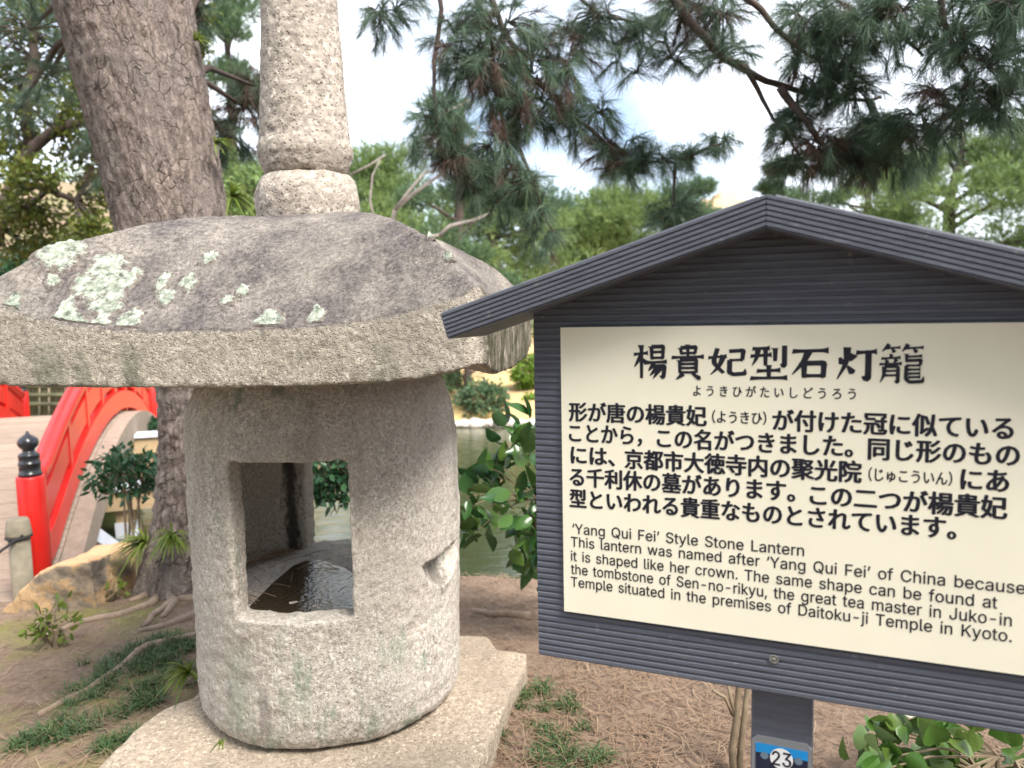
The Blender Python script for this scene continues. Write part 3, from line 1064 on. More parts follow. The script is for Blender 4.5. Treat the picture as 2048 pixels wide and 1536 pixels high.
# outlines of the latin letters on the panel: letter, advance, closed contours in 1/1000 em
GLYPHS = {}
for _l in """, 188 38,-119 68,71 137,71 84,-119
- 453 337,244 337,188 114,188 114,244
. 188 95,-4 78,-1 63,9 53,24 50,41 53,59 63,73 78,83 95,87 113,83 128,73 138,59 141,41 138,24 128,9 113,-1
2 453 64,0 64,47 234,229 252,248 268,266 282,282 294,298 303,312 311,327 318,348 320,371 317,397 308,419 293,436 273,449 258,455 241,458 224,460 205,458 188,454 172,447 153,433 139,413 132,398 128,381 127,362 66,362 68,391 75,418 86,442 102,464 121,482 143,496 168,507 196,513 225,516 254,513 281,507 306,497 328,482 346,465 361,445 372,423 379,398 381,372 380,354 377,336 371,318 363,299 351,280 336,259 317,235 294,209 267,180 153,60 153,57 389,57 389,0
3 453 218,-7 188,-5 159,1 133,10 108,22 88,38 70,57 57,79 48,104 44,132 109,132 115,107 126,87 144,71 165,59 182,54 200,51 219,50 239,51 258,55 275,61 291,69 304,80 315,93 323,108 328,125 329,145 328,163 323,180 316,196 306,211 292,223 275,234 254,241 229,246 201,248 157,248 157,299 288,448 288,452 70,452 70,509 372,509 372,461 211,278 211,289 247,290 279,286 308,276 333,262 354,244 371,222 383,198 391,173 393,145 390,116 383,90 370,66 354,45 333,27 309,12 281,2 251,-5
C 510 267,-7 235,-5 205,1 177,11 150,25 126,42 104,63 86,88 70,115 57,146 48,179 42,215 40,254 42,293 48,329 57,362 70,393 86,421 104,445 126,466 150,484 177,498 205,508 235,514 267,516 293,514 317,511 340,504 362,496 383,485 402,471 419,456 435,438 448,418 459,397 467,373 473,348 408,348 401,373 389,395 375,413 357,428 337,440 315,449 292,454 267,456 237,453 209,445 184,432 161,414 141,391 125,364 113,332 106,295 103,254 106,213 113,177 125,145 141,117 161,94 184,76 210,63 237,56 267,53 292,55 315,60 337,69 357,81 375,96 389,114 401,136 408,160 473,160 467,135 459,112 448,91 435,71 420,53 402,38 383,24 363,13 341,5 317,-2 293,-6
D 502 219,0 96,0 96,57 215,57 254,60 288,68 318,81 343,99 363,122 379,149 390,181 397,216 399,255 397,294 390,329 379,361 364,388 344,410 320,428 291,441 258,449 221,452 93,452 93,509 225,509 261,507 294,501 325,492 353,478 385,455 412,426 433,391 446,361 455,329 460,293 462,255 460,217 455,181 446,149 433,119 417,92 398,68 376,48 351,31 322,17 291,8 256,2|125,509 125,0 60,0 60,509
F 410 60,0 60,509 369,509 369,452 125,452 125,278 346,278 346,221 125,221 125,0
J 396 185,-7 143,-2 106,11 75,33 57,55 44,81 36,111 33,145 33,173 98,173 98,145 100,117 108,93 122,74 139,61 160,53 185,50 209,53 230,61 248,74 261,93 269,117 272,145 272,509 336,509 336,145 334,111 326,81 313,55 294,33 263,11 227,-2
K 467 104,145 104,216 139,261 174,303 212,344 364,509 448,509 231,276 228,276|60,0 60,509 125,509 125,334 124,225 125,193 125,0|372,0 188,259 228,309 449,0
L 393 60,0 60,509 125,509 125,57 361,57 361,0
Q 533 245,159 313,159 369,85 384,65 468,-48 401,-48 346,27 331,46|267,-7 235,-5 205,1 177,11 150,25 126,42 105,63 86,88 70,115 57,146 48,179 42,215 40,254 42,293 48,329 57,362 70,393 86,421 105,445 126,466 150,484 177,498 205,508 235,514 267,516 299,514 329,508 357,498 384,484 408,466 429,445 448,421 464,393 477,362 486,329 491,293 493,254 491,215 486,179 477,146 464,115 448,88 429,63 408,42 384,25 357,11 329,1 299,-5|267,53 296,55 324,63 349,76 372,94 392,116 408,144 420,176 428,213 430,254 428,295 420,332 408,365 392,392 372,415 349,433 324,446 296,453 267,456 237,453 210,445 184,433 161,415 142,392 125,364 113,332 106,295 103,254 106,213 113,176 125,144 142,117 161,94 184,76 210,63 237,55
S 447 224,-9 188,-7 156,-1 128,9 102,23 81,40 64,60 51,83 42,109 38,137 104,137 108,118 114,102 123,88 136,76 150,66 166,59 185,53 204,50 224,49 246,50 267,54 286,60 303,69 317,79 329,92 338,106 344,122 346,139 342,161 332,179 316,193 296,205 280,211 263,217 245,222 184,239 145,253 112,269 86,289 67,313 56,341 52,372 54,400 62,425 75,448 92,468 113,484 138,498 165,508 195,514 227,516 259,514 289,508 316,498 340,484 360,468 377,449 390,427 398,403 401,378 337,378 332,402 320,421 302,437 280,449 254,456 225,459 204,457 185,454 167,448 145,435 129,418 118,398 115,376 119,352 131,334 148,319 169,308 212,293 264,279 312,264 328,256 344,248 359,238 372,226 384,213 395,198 402,180 407,161 408,139 406,112 399,87 386,64 370,43 349,25 323,11 294,0 261,-7
T 449 32,452 32,509 417,509 417,452 257,452 257,0 193,0 193,452
Y 472 203,0 203,208 16,509 91,509 192,344 222,292 231,274 240,254 250,230 224,230 233,254 242,275 251,293 280,344 381,509 455,509 268,208 268,0
a 389 160,-9 137,-7 115,-3 94,5 76,15 60,29 48,45 38,63 32,84 30,108 32,128 36,146 43,161 58,179 78,193 92,200 108,206 125,211 178,220 234,227 252,230 265,235 273,243 276,255 276,257 273,279 267,297 256,311 240,322 220,329 196,331 171,329 149,322 132,313 118,301 107,288 100,274 41,291 51,313 64,331 79,346 95,358 114,368 133,375 153,380 173,383 194,384 215,383 239,379 255,375 271,369 286,360 300,350 312,336 322,320 330,301 335,278 337,251 337,0 277,0 277,52 272,52 264,38 252,25 236,12 215,1 199,-4 181,-7|170,45 192,47 211,51 228,59 248,74 263,93 272,115 276,138 276,190 259,182 231,176 200,171 175,168 154,164 134,159 117,150 103,139 95,124 92,105 94,87 102,72 114,61 130,52 149,47
b 424 229,-8 208,-7 189,-3 172,4 153,17 138,31 118,59 112,59 112,0 53,0 53,509 114,509 114,319 118,319 137,346 152,360 171,373 188,379 207,383 229,384 259,382 287,374 313,361 335,342 354,320 370,293 381,261 388,227 390,189 388,151 381,116 370,84 355,57 336,34 313,16 288,3 260,-6|220,47 242,49 262,55 279,66 294,80 306,97 316,117 323,139 327,163 328,189 327,215 323,239 316,261 307,281 295,298 280,311 262,322 243,328 220,330 198,328 178,322 161,312 147,299 134,282 125,263 118,241 114,216 113,189 114,162 118,138 125,115 135,95 147,78 162,65 179,55 198,49
c 396 207,-8 174,-5 144,3 117,16 93,35 72,58 56,85 44,116 37,150 34,187 37,225 44,260 56,291 72,318 93,341 117,360 144,374 174,382 207,384 226,384 243,381 260,377 284,368 305,356 324,341 340,322 349,308 356,293 362,277 303,262 298,276 290,289 270,311 257,319 242,325 226,329 207,330 184,328 163,321 145,310 130,296 118,278 108,258 102,236 98,212 96,187 98,163 102,139 108,117 118,97 130,80 145,66 163,55 184,49 207,46 226,48 243,52 258,58 271,66 282,76 292,89 299,102 304,117 363,102 357,86 350,70 341,56 325,37 306,21 292,12 277,5 261,-1 244,-5 226,-7
d 424 195,-8 165,-6 137,3 111,16 89,34 70,57 55,84 43,116 36,151 34,189 36,227 43,261 55,293 70,320 89,342 112,361 137,374 165,382 196,384 218,383 237,379 253,373 272,360 287,346 306,319 311,319 311,509 372,509 372,0 313,0 313,59 307,59 287,31 272,17 252,4 236,-3 217,-7|205,47 226,49 246,55 263,65 278,78 290,95 299,115 306,138 310,162 312,189 310,216 306,241 300,263 290,282 278,299 263,312 246,322 227,328 205,330 182,328 162,322 145,311 130,298 118,281 108,261 102,239 98,215 96,189 98,163 102,139 109,117 118,97 130,80 145,66 162,55 182,49
e 404 212,-8 177,-5 145,3 117,16 92,35 72,58 56,85 44,116 37,150 34,187 36,224 44,258 55,290 71,317 91,340 115,359 142,373 172,382 205,384 226,383 246,380 266,374 285,366 303,355 319,341 334,324 347,305 357,282 365,256 370,227 371,194 371,169 75,169 75,221 338,221 310,202 308,226 304,248 298,269 288,286 277,301 263,314 246,323 227,328 205,330 183,328 164,323 146,313 131,301 119,286 109,270 102,251 97,231 96,211 96,178 98,151 102,127 110,106 121,88 135,73 151,61 169,53 190,48 212,46 234,48 254,53 271,61 285,73 297,88 306,105 365,91 358,72 348,55 335,39 320,26 302,14 283,4 261,-3 237,-7
f 254 228,379 228,327 6,327 6,379|81,0 81,432 82,452 87,470 96,486 107,499 120,510 135,519 152,525 169,529 187,530 222,527 243,521 227,468 215,472 195,474 171,470 154,460 145,443 142,419 142,0
g 425 207,-151 180,-149 156,-146 134,-140 114,-132 97,-122 82,-110 70,-97 59,-84 51,-69 101,-41 122,-66 136,-78 154,-88 169,-93 187,-96 207,-97 236,-95 261,-87 282,-75 298,-58 308,-34 311,-6 311,68 306,68 287,41 272,28 252,16 236,10 217,6 195,5 165,7 138,14 113,27 90,43 71,65 55,90 43,120 36,154 34,191 36,229 43,263 55,293 71,320 90,342 112,361 138,374 166,382 196,384 218,383 237,379 253,373 273,360 288,346 308,319 313,319 313,379 372,379 372,-9 370,-40 363,-67 350,-90 334,-109 314,-124 291,-136 265,-144 237,-149|205,59 227,61 246,66 264,75 278,87 290,103 300,121 307,142 311,166 312,193 311,219 307,242 300,264 291,283 279,299 264,312 247,322 227,328 205,330 182,328 163,322 145,312 130,298 118,282 109,262 102,241 98,218 96,193 98,167 102,144 109,123 118,104 131,88 145,76 163,66 183,61
h 410 114,227 114,0 53,0 53,509 114,509 114,287 102,287 116,319 132,344 152,362 175,374 200,382 227,384 252,383 275,377 295,369 313,356 328,340 341,321 350,298 355,271 357,240 357,0 296,0 296,235 293,263 286,286 273,304 256,318 235,326 210,329 192,328 176,324 161,317 141,303 126,283 119,266 115,248
i 167 53,0 53,379 114,379 114,0|84,443 67,446 54,455 44,468 41,483 44,499 54,512 67,521 84,524 100,521 114,512 123,499 126,483 123,468 114,455 100,446
j 167 53,379 114,379 114,-30 112,-52 108,-72 102,-90 92,-106 80,-119 65,-129 47,-137 27,-141 4,-143 -10,-143 -10,-87 2,-87 25,-83 40,-72 50,-54 53,-29|83,443 67,446 53,455 44,468 41,483 44,499 53,512 67,521 83,524 100,521 114,512 123,499 126,483 123,468 114,455 100,446
k 381 110,137 110,212 121,212 284,379 360,379 184,199 177,199|53,0 53,509 114,509 114,0|294,0 148,186 191,229 372,0
l 189 139,-2 112,0 91,8 74,20 62,37 55,59 53,84 53,509 114,509 114,99 115,77 120,62 130,54 146,52 160,53 170,54 181,3 162,-1
m 610 53,0 53,379 112,379 112,295 108,295 114,314 122,331 132,346 151,363 172,376 195,384 219,386 245,383 268,375 287,361 303,342 314,320 321,295 312,295 318,312 326,329 337,343 350,356 364,366 381,375 398,381 417,385 437,386 458,385 478,380 497,372 514,361 529,346 541,328 550,307 555,283 557,255 557,0 496,0 496,254 493,279 485,298 473,313 456,323 438,329 419,330 395,328 374,320 358,307 345,290 338,270 335,247 335,0 274,0 274,260 272,280 265,297 253,311 238,322 220,328 199,330 178,328 158,320 140,307 126,289 119,274 115,257 114,238 114,0
n 410 114,227 114,0 53,0 53,379 112,379 112,287 102,287 116,319 132,344 152,362 175,374 200,382 227,384 252,383 275,377 295,369 313,356 328,340 341,321 350,298 355,271 357,240 357,0 296,0 296,235 293,263 286,286 273,304 256,318 235,326 210,329 192,328 176,324 161,317 141,303 126,283 119,266 115,248
o 415 207,-8 174,-5 144,3 117,16 93,35 72,58 56,85 44,116 37,150 34,187 37,225 44,260 56,291 72,318 93,341 117,360 144,374 174,382 207,384 241,382 271,374 299,360 323,341 343,318 359,291 371,260 379,225 381,187 379,150 371,116 359,85 343,58 323,35 299,16 271,3 241,-5|207,46 231,49 252,55 270,66 285,80 298,97 307,117 314,139 318,163 319,187 318,212 314,236 307,258 298,278 285,296 270,310 252,321 231,328 207,330 184,328 163,321 145,310 130,296 118,278 108,258 102,236 98,212 96,187 98,163 102,139 108,117 118,97 130,80 145,66 163,55 184,49
p 424 53,-143 53,379 112,379 112,319 118,319 137,346 152,360 171,373 188,379 207,383 229,384 259,382 287,374 313,361 335,342 354,320 370,293 381,261 388,227 390,189 388,151 381,116 370,84 355,57 336,34 313,16 288,3 260,-6 229,-8 208,-7 189,-3 173,4 153,17 138,31 118,59 114,59 114,-143|220,47 242,49 262,55 279,66 294,80 306,97 316,117 323,139 327,163 328,189 327,215 323,239 316,261 307,281 295,298 280,311 262,322 243,328 220,330 198,328 178,322 161,312 147,299 134,282 125,263 118,241 114,216 113,189 114,162 118,138 125,115 135,95 147,78 162,65 179,55 198,49
r 259 53,0 53,379 112,379 112,321 115,321 124,339 137,354 152,367 171,377 191,383 213,385 229,384 243,384 243,322 230,324 207,326 182,323 159,315 140,301 126,284 117,262 114,237 114,0
s 365 182,-8 157,-7 133,-3 112,3 93,12 76,24 62,38 50,54 41,73 36,94 94,107 101,87 111,72 124,60 141,52 160,47 181,45 206,47 227,53 244,62 262,81 268,103 265,121 254,136 237,147 212,155 149,170 118,180 92,192 72,208 58,227 50,249 47,274 49,295 55,314 65,332 79,347 95,360 115,370 137,378 161,383 187,384 212,383 234,379 254,372 271,363 286,352 299,339 309,324 318,308 324,290 268,277 258,298 243,316 228,325 210,331 187,333 166,331 147,326 131,317 114,299 109,277 112,258 124,243 136,235 152,229 172,223 229,209 261,200 287,187 306,171 320,153 328,131 331,107 329,85 323,65 312,47 298,31 281,18 260,6 236,-2 210,-7
t 227 204,379 204,327 6,327 6,379|65,471 126,471 126,98 128,76 136,61 150,53 170,50 185,51 202,54 213,2 192,-3 168,-4 138,-1 113,7 92,21 77,41 68,64 65,93
u 410 182,-5 158,-3 135,2 115,11 97,23 82,39 69,59 60,82 54,109 53,139 53,379 114,379 114,144 116,117 124,94 137,75 154,61 175,53 200,50 218,51 234,55 249,62 268,77 283,97 290,113 295,132 296,153 296,379 357,379 357,0 298,0 298,92 307,92 294,60 277,35 257,17 234,5 209,-3
w 567 138,0 23,379 87,379 133,214 154,137 161,107 168,75 175,41 165,41 172,74 179,105 186,135 206,214 252,379 316,379 362,214 382,136 388,106 395,75 402,41 391,41 399,75 406,106 413,135 434,214 480,379 545,379 429,0 368,0 319,172 305,225 291,280 277,338 291,338 277,280 263,225 248,172 199,0
y 389 47,-139 61,-86 71,-87 88,-90 104,-89 118,-84 130,-74 141,-58 151,-36 163,-1 17,379 84,379 165,155 173,132 180,109 187,87 206,21 184,21 202,87 209,110 216,132 224,155 305,379 371,379 204,-58 196,-77 187,-93 177,-107 159,-124 139,-136 117,-143 91,-145 65,-143
‘ 177 52,318 104,509 151,509 121,318
’ 177 52,318 82,509 151,509 98,318""".split('\n'):
    _c, _a, _p = _l.split(' ', 2)
    GLYPHS[_c] = (int(_a), [[tuple(int(n) for n in q.split(',')) for q in sp.split(' ')] for sp in _p.split('|')])


def latin_mesh(txt):
    """overlapping contours of a letter go to separate layers, a hair apart"""
    layers = {}
    x = 0
    for ch in txt:
        if ch == ' ':
            x += 280
            continue
        adv, sps = GLYPHS[ch]
        box = [(min(p[0] for p in q), min(p[1] for p in q), max(p[0] for p in q), max(p[1] for p in q)) for q in sps]
        lay = 0
        for i, q in enumerate(sps):
            b = box[i]
            if any(k != i and c[0] < b[0] and c[1] < b[1] and c[2] > b[2] and c[3] > b[3] for k, c in enumerate(box)):
                continue
            inner = [sps[k] for k, c in enumerate(box) if k != i and b[0] < c[0] and b[1] < c[1] and b[2] > c[2] and b[3] > c[3]]
            layers.setdefault(lay, []).extend([(x, r) for r in [q] + inner])
            lay += 1
        x += adv
    V, F = [], []
    for lay, items in layers.items():
        cu = bpy.data.curves.new('txt', 'CURVE')
        cu.dimensions = '2D'
        cu.fill_mode = 'BOTH'
        for x, q in items:
            sp = cu.splines.new('POLY')
            sp.points.add(len(q) - 1)
            for i, (a, b) in enumerate(q):
                sp.points[i].co = ((x + a) / 1000, b / 1000, 0, 1)
            sp.use_cyclic_u = True
        o = bpy.data.objects.new('txt', cu)
        COL.objects.link(o)
        me = bpy.data.meshes.new_from_object(o.evaluated_get(bpy.context.evaluated_depsgraph_get()))
        bpy.data.objects.remove(o)
        n = len(V)
        V += [(v.co.x, v.co.y, lay * .00002) for v in me.vertices]
        F += [tuple(k + n for k in p.vertices) for p in me.polygons]
    return V, F


def text_mesh(txt):
    cu = bpy.data.curves.new('txt', 'FONT')
    cu.body = txt
    cu.size = 1
    cu.resolution_u = 3
    o = bpy.data.objects.new('txt', cu)
    COL.objects.link(o)
    me = bpy.data.meshes.new_from_object(o.evaluated_get(bpy.context.evaluated_depsgraph_get()))
    bpy.data.objects.remove(o)
    vs = [tuple(v.co) for v in me.vertices]
    fs = [tuple(p.vertices) for p in me.polygons]
    return vs, fs


def put_text(mb, txt, s0, s1, zbase, height, d, bold=0.0, ref=None):
    """stretch the text between s0 and s1; height = metres per em"""
    vs, fs = latin_mesh(txt) if ord(txt[0]) < 0x3000 else text_mesh(txt)
    x0, x1 = min(v[0] for v in vs), max(v[0] for v in vs)
    k = (s1 - s0) / (x1 - x0)
    # heavy strokes: the outline printed several times, a hair apart
    shifts = [(0, 0)] if not bold else [(bold * math.cos(a * math.pi / 4), bold * math.sin(a * math.pi / 4)) for a in range(8)]
    for i, (dx, dz) in enumerate(shifts):
        mb.add([SW(s0 + (v[0] - x0 + dx) * k, zbase + (v[1] + dz * .5) * height, d + i * .00003 + v[2]) for v in vs], fs)


def build_sign():
    root = empty('information_sign', SW(S_MID, 0, -.05))
    tag(root, 'dark grey gable-roofed information board with a cream lettered panel on one post', 'sign')
    PLD = .0065
    # sizes read once from the photograph, as metres on the board
    zb = sz(1078, 1310)[1]
    sl = (sz(1065, 690)[0] + sz(1078, 1310)[0]) / 2
    halfw = S_MID - sl
    FD = .075
    s_ap, z_ap = sz(1533, 388, FD)
    s_tip, z_tip = sz(880, 628, FD)
    slope = Vector((s_tip - s_ap, z_tip - z_ap))
    Ls = slope.length
    sd = slope / Ls                              # down the left slope
    perp = Vector((-sd.y, sd.x))
    if perp.y > 0:
        perp = -perp
    th = (Vector(sz(897, 677, FD)) - Vector((s_tip, z_tip))).length
    # ribbed back board, cut by the roof line
    pitch = .0108
    ribs = MB()
    zz = zb
    seams = [sz(1085, 1005)[1], sz(1070, 700)[1]]
    ztop = z_ap - .03
    tan = abs(sd.y / sd.x)
    def hw(z):
        return min(halfw, (z_ap - .035 - z) / tan)
    back = MB()
    core = [(-halfw, zb), (halfw, zb)]
    ze = z_ap - .035 - halfw * tan
    hr = halfw + .05
    prof_poly = [(-halfw, zb), (hr, zb), (hr, z_ap - .035 - hr * tan), (0, z_ap - .036), (-halfw, ze)]
    hwr = lambda z: min(hr, (z_ap - .035 - z) / tan)
    fr = [SW(S_MID + s, z, -.0025) for s, z in prof_poly]
    bk = [SW(S_MID + s, z, -.034) for s, z in prof_poly]
    k = len(prof_poly)
    back.add(fr + bk, [tuple(range(k)), tuple(reversed(range(k, 2 * k)))] + [(i, k + i, k + (i + 1) % k, (i + 1) % k) for i in range(k)])
    while zz < ztop - pitch:
        a, b = zz + .0012, zz + pitch - .0016
        h0, h1 = hw(a), hw(b)
        g0, g1 = hwr(a), hwr(b)
        if h1 < .02:
            break
        sg = min(abs(zz - q) for q in seams)
        if sg > .003:
            q = [SW(S_MID - h0 + .0006, a, -.0024), SW(S_MID + g0 - .0006, a, -.0024), SW(S_MID + g1 - .0006, b, -.0024), SW(S_MID - h1 + .0006, b, -.0024),
                 SW(S_MID - h0 + .001, a + .0014, 0), SW(S_MID + g0 - .001, a + .0014, 0), SW(S_MID + g1 - .001, b - .0014, 0), SW(S_MID - h1 + .001, b - .0014, 0)]
            back.add(q, [(4, 5, 6, 7), (0, 1, 5, 4), (1, 2, 6, 5), (2, 3, 7, 6), (3, 0, 4, 7)])
        zz += pitch
    back.build('board', M['board'], root)
    # two roof boards, ribbed along their front edge, mitred at the ridge
    for sgn in (1, -1):
        prof = []                                # (down from the top edge, forward)
        nr = 6
        g = th / nr
        for i in range(nr):
            q = i * g
            prof += [(q + .0004, FD), (q + g * .62, FD), (q + g * .70, FD - .0028), (q + g * .92, FD - .0028)]
        prof += [(th, FD), (th, -.075), (0, -.075)]
        m = MB()
        vs = []
        for end in (0, 1):
            for q, d in prof:
                base = perp * q
                if end == 0:
                    al = -base.x / sd.x + .0004 / abs(sd.x)
                else:
                    al = Ls
                p = base + sd * al
                vs.append(SW(S_MID + (p.x if sgn > 0 else -p.x), z_ap + p.y, d))
        n = len(prof)
        fs = [(i, (i + 1) % n, n + (i + 1) % n, n + i) for i in range(n)] + [tuple(reversed(range(n))), tuple(range(n, 2 * n))]
        # ribs on the upper face
        m.add(vs, fs)
        nt = 12
        for i in range(nt):
            d0 = -.072 + i * .012
            q = []
            for e in (.012, Ls - .002):
                for dd, hh in ((d0, .0003), (d0 + .008, .0003), (d0 + .0068, .003), (d0 + .0012, .003)):
                    p = sd * e - perp * hh
                    q.append(SW(S_MID + (p.x if sgn > 0 else -p.x), z_ap + p.y, dd))
            m.add(q, [(0, 1, 5, 4), (1, 2, 6, 5), (2, 3, 7, 6), (3, 0, 4, 7), (3, 2, 1, 0), (4, 5, 6, 7)])
        m.build('roof_board', M['board'], root)
    # soffit battens under the roof
    # cream panel
    z1 = sz(1121, 655, PLD)[1]
    z0 = sz(1128, 1222, PLD)[1]
    s0 = sz(1124, 900, PLD)[0]
    s1 = 2 * S_MID - s0 + .05
    pm = MB()
    pm.add([SW(s, z, d) for d in (.0005, PLD) for s, z in ((s0, z0), (s1, z0), (s1, z1), (s0, z1))],
           [(3, 2, 1, 0), (4, 5, 6, 7), (0, 1, 5, 4), (1, 2, 6, 5), (2, 3, 7, 6), (3, 0, 4, 7)])
    panel = pm.build('text_panel', M['panel'], root)
    T = MB()
    TD = PLD + .0004
    zoom = lambda zx, zy: (1120 + zx / 2.207, 640 + zy / 2.207)
    # title
    cells = [(322, 475, 104, 262), (490, 640, 105, 265), (655, 825, 118, 250), (838, 1008, 108, 264), (1020, 1192, 118, 262), (1218, 1402, 112, 270), (1408, 1612, 105, 282)]
    za = [sz(*zoom(400, 103), TD)[1], sz(*zoom(400, 262), TD)[1]]
    zc = [sz(*zoom(1500, 105), TD)[1], sz(*zoom(1500, 281), TD)[1]]
    ztt, ztb = (za[0] + zc[0]) / 2, (za[1] + zc[1]) / 2
    for i, (x0, x1, y0, y1) in enumerate(cells):
        a, b = sz(*zoom(x0, 190), TD)[0], sz(*zoom(x1, 190), TD)[0]
        c0, c1 = sz(*zoom((x0 + x1) / 2, y0), TD)[1], sz(*zoom((x0 + x1) / 2, y1), TD)[1]
        brush_strokes(T, TITLE[i], a, b, c1, c0, TD, [12, 11.5, 13.5, 13.5, 17, 15.5, 8.6][i])
    def jp(txt, x0, x1, yb, em, bold):
        """x0, x1, yb: zoomed pixels of the line's ends and its left baseline"""
        a, z = sz(*zoom(x0, yb[0]), TD)
        b, zz2 = sz(*zoom(x1, yb[1]), TD)
        put_text(T, txt, a, b, (z + zz2) / 2, em, TD, bold)
    jp('よ う き ひ が た い し ど う ろ う', 588, 1305, (333, 346), .0190, .02)
    E1 = .0350
    jp('形が唐の楊貴妃', 42, 645, (438, 462), E1, .040)
    jp('（ようきひ）', 672, 910, (448, 458), .0215, .022)
    jp('が付けた冠に似ている', 940, 1998, (478, 522), E1, .040)
    jp('ことから，', 42, 360, (530, 548), E1, .040)
    jp('この名がつきました。', 430, 1290, (554, 600), E1, .040)
    jp('同じ形のもの', 1362, 2025, (606, 640), E1, .040)
    jp('には、', 50, 240, (628, 640), E1, .040)
    jp('京都市大徳寺内の聚光院', 288, 1328, (648, 710), E1, .040)
    jp('（じゅこういん）', 1362, 1730, (706, 724), .0215, .022)
    jp('にあ', 1770, 1978, (740, 756), E1, .040)
    jp('る千利休の墓があります。', 45, 1035, (720, 800), E1, .040)
    jp('この二つが楊貴妃', 1105, 1970, (806, 874), E1, .040)
    jp('型といわれる貴重なものとされています。', 45, 1745, (812, 970), E1, .040)
    for txt, x0, y0, x1, y1 in (
            ('‘Yang Qui Fei’ Style Stone Lantern', 1145, 1066, 1608, 1113),
            ('This lantern was named after ‘Yang Qui Fei’ of China because', 1142, 1090, 2050, 1192),
            ('it is shaped like her crown. The same shape can be found at', 1142, 1118, 1994, 1221),
            ('the tombstone of Sen-no-rikyu, the great tea master in Juko-in', 1142, 1143, 2023, 1258),
            ('Temple situated in the premises of Daitoku-ji Temple in Kyoto.', 1142, 1168, 2023, 1290)):
        a, z = sz(x0, y0, TD)
        b, zz2 = sz(x1, y1, TD)
        put_text(T, txt, a, b, (z + zz2) / 2, .0340, TD, .006)
    T.build('lettering', M['ink'], panel)
    # screws
    for px, py, k_ in ((1548, 1318, 1.0), (1700, 508, .42), (1552, 470, .36), (1085, 635, .3)):
        s, z = sz(px, py)
        m = MB()
        prof = [(r * k_, h * k_) for r, h in ((.0072, 0), (.0072, .0012), (.0058, .0014), (.0052, .0003), (.0030, .0003), (.0024, .0022), (.0010, .0024))]
        vs, fs = [], []
        N = 20
        for r, h in prof:
            vs += [SW(s + r * math.cos(2 * math.pi * k / N), z + r * math.sin(2 * math.pi * k / N), .0008 + h) for k in range(N)]
        for i in range(len(prof) - 1):
            fs += [(i * N + k, i * N + (k + 1) % N, (i + 1) * N + (k + 1) % N, (i + 1) * N + k) for k in range(N)]
        fs.append(tuple((len(prof) - 1) * N + k for k in range(N)))
        m.add(vs, fs).build('screw', M['screw'], root, True)
    # post
    PD = -.036
    pl = sz(1502, 1440, PD)[0]
    pr = sz(1625, 1440, PD)[0]
    m = MB()
    zt, zbm = zb + .30, -.25
    m.add([SW(s, z, d) for z in (zbm, zt) for s, d in ((pl, PD), (pr, PD), (pr, PD - .075), (pl, PD - .075))],
          [(3, 2, 1, 0), (4, 5, 6, 7), (0, 1, 5, 4), (1, 2, 6, 5), (2, 3, 7, 6), (3, 0, 4, 7)])
    bev(m.build('post', M['board'], root), .004)
    # number plate in its holder
    def rect(mb, px0, px1, zt_, zb_, d0, d1, cut=0):
        pts = [(px0, zb_), (px1, zb_), (px1, zt_ - cut), (px1 - cut, zt_), (px0 + cut, zt_), (px0, zt_ - cut)] if cut else [(px0, zb_), (px1, zb_), (px1, zt_), (px0, zt_)]
        n = len(pts)
        mb.add([SW(s, z, d1) for s, z in pts] + [SW(s, z, d0) for s, z in pts],
               [tuple(range(n)), tuple(reversed(range(n, 2 * n)))] + [(i, n + i, n + (i + 1) % n, (i + 1) % n) for i in range(n)])
    D0 = PD + .0005
    hs0, hs1 = sz(1504, 1500, D0)[0], sz(1624, 1510, D0)[0]
    hz = sz(1540, 1473, D0)[1]
    m = MB()
    rect(m, hs0, hs1, hz, hz - .13, D0, D0 + .004, .008)
    plate = m.build('number_plate', M['clear'], root)
    ps0, ps1 = sz(1512, 1500, D0)[0], sz(1616, 1510, D0)[0]
    pz = sz(1515, 1482, D0)[1]
    pzb = sz(1515, 1500, D0)[1]
    m = MB(); rect(m, ps0, ps1, pzb, hz - .122, D0 + .0042, D0 + .0050)
    m.build('navy_field', M['plate_navy'], plate)
    m = MB(); rect(m, ps0, ps1, pz, pzb, D0 + .0042, D0 + .0050)
    m.build('blue_band', M['plate_blue'], plate)
    def disc(px, py, r, d, mat, nm):
        s, z = sz(px, py, d)
        N = 36
        MB().add([SW(s + r * math.cos(2 * math.pi * k / N), z + r * math.sin(2 * math.pi * k / N), d) for k in range(N)], [tuple(range(N))]).build(nm, mat, plate)
    disc(1563, 1518, .0178, D0 + .0055, M['plate_white'], 'number_disc')
    disc(1529, 1511, .0062, D0 + .0054, M['plate_grey'], 'grey_dot')
    disc(1597, 1523, .0062, D0 + .0054, M['plate_grey'], 'grey_dot')
    m = MB()
    a, z = sz(1544, 1532, D0 + .006)
    b, z2 = sz(1582, 1537, D0 + .006)
    put_text(m, '23', a, b, (z + z2) / 2 + .002, .046, D0 + .0059, .012)
    m.build('numeral', M['ink'], plate)


build_sign()

# ------------------------------------------------------------------ foliage makers (numpy)
def unit(a):
    return a / np.maximum(1e-9, np.linalg.norm(a, axis=-1, keepdims=True))


def rdir(n, rng):
    return unit(rng.normal(size=(n, 3)))


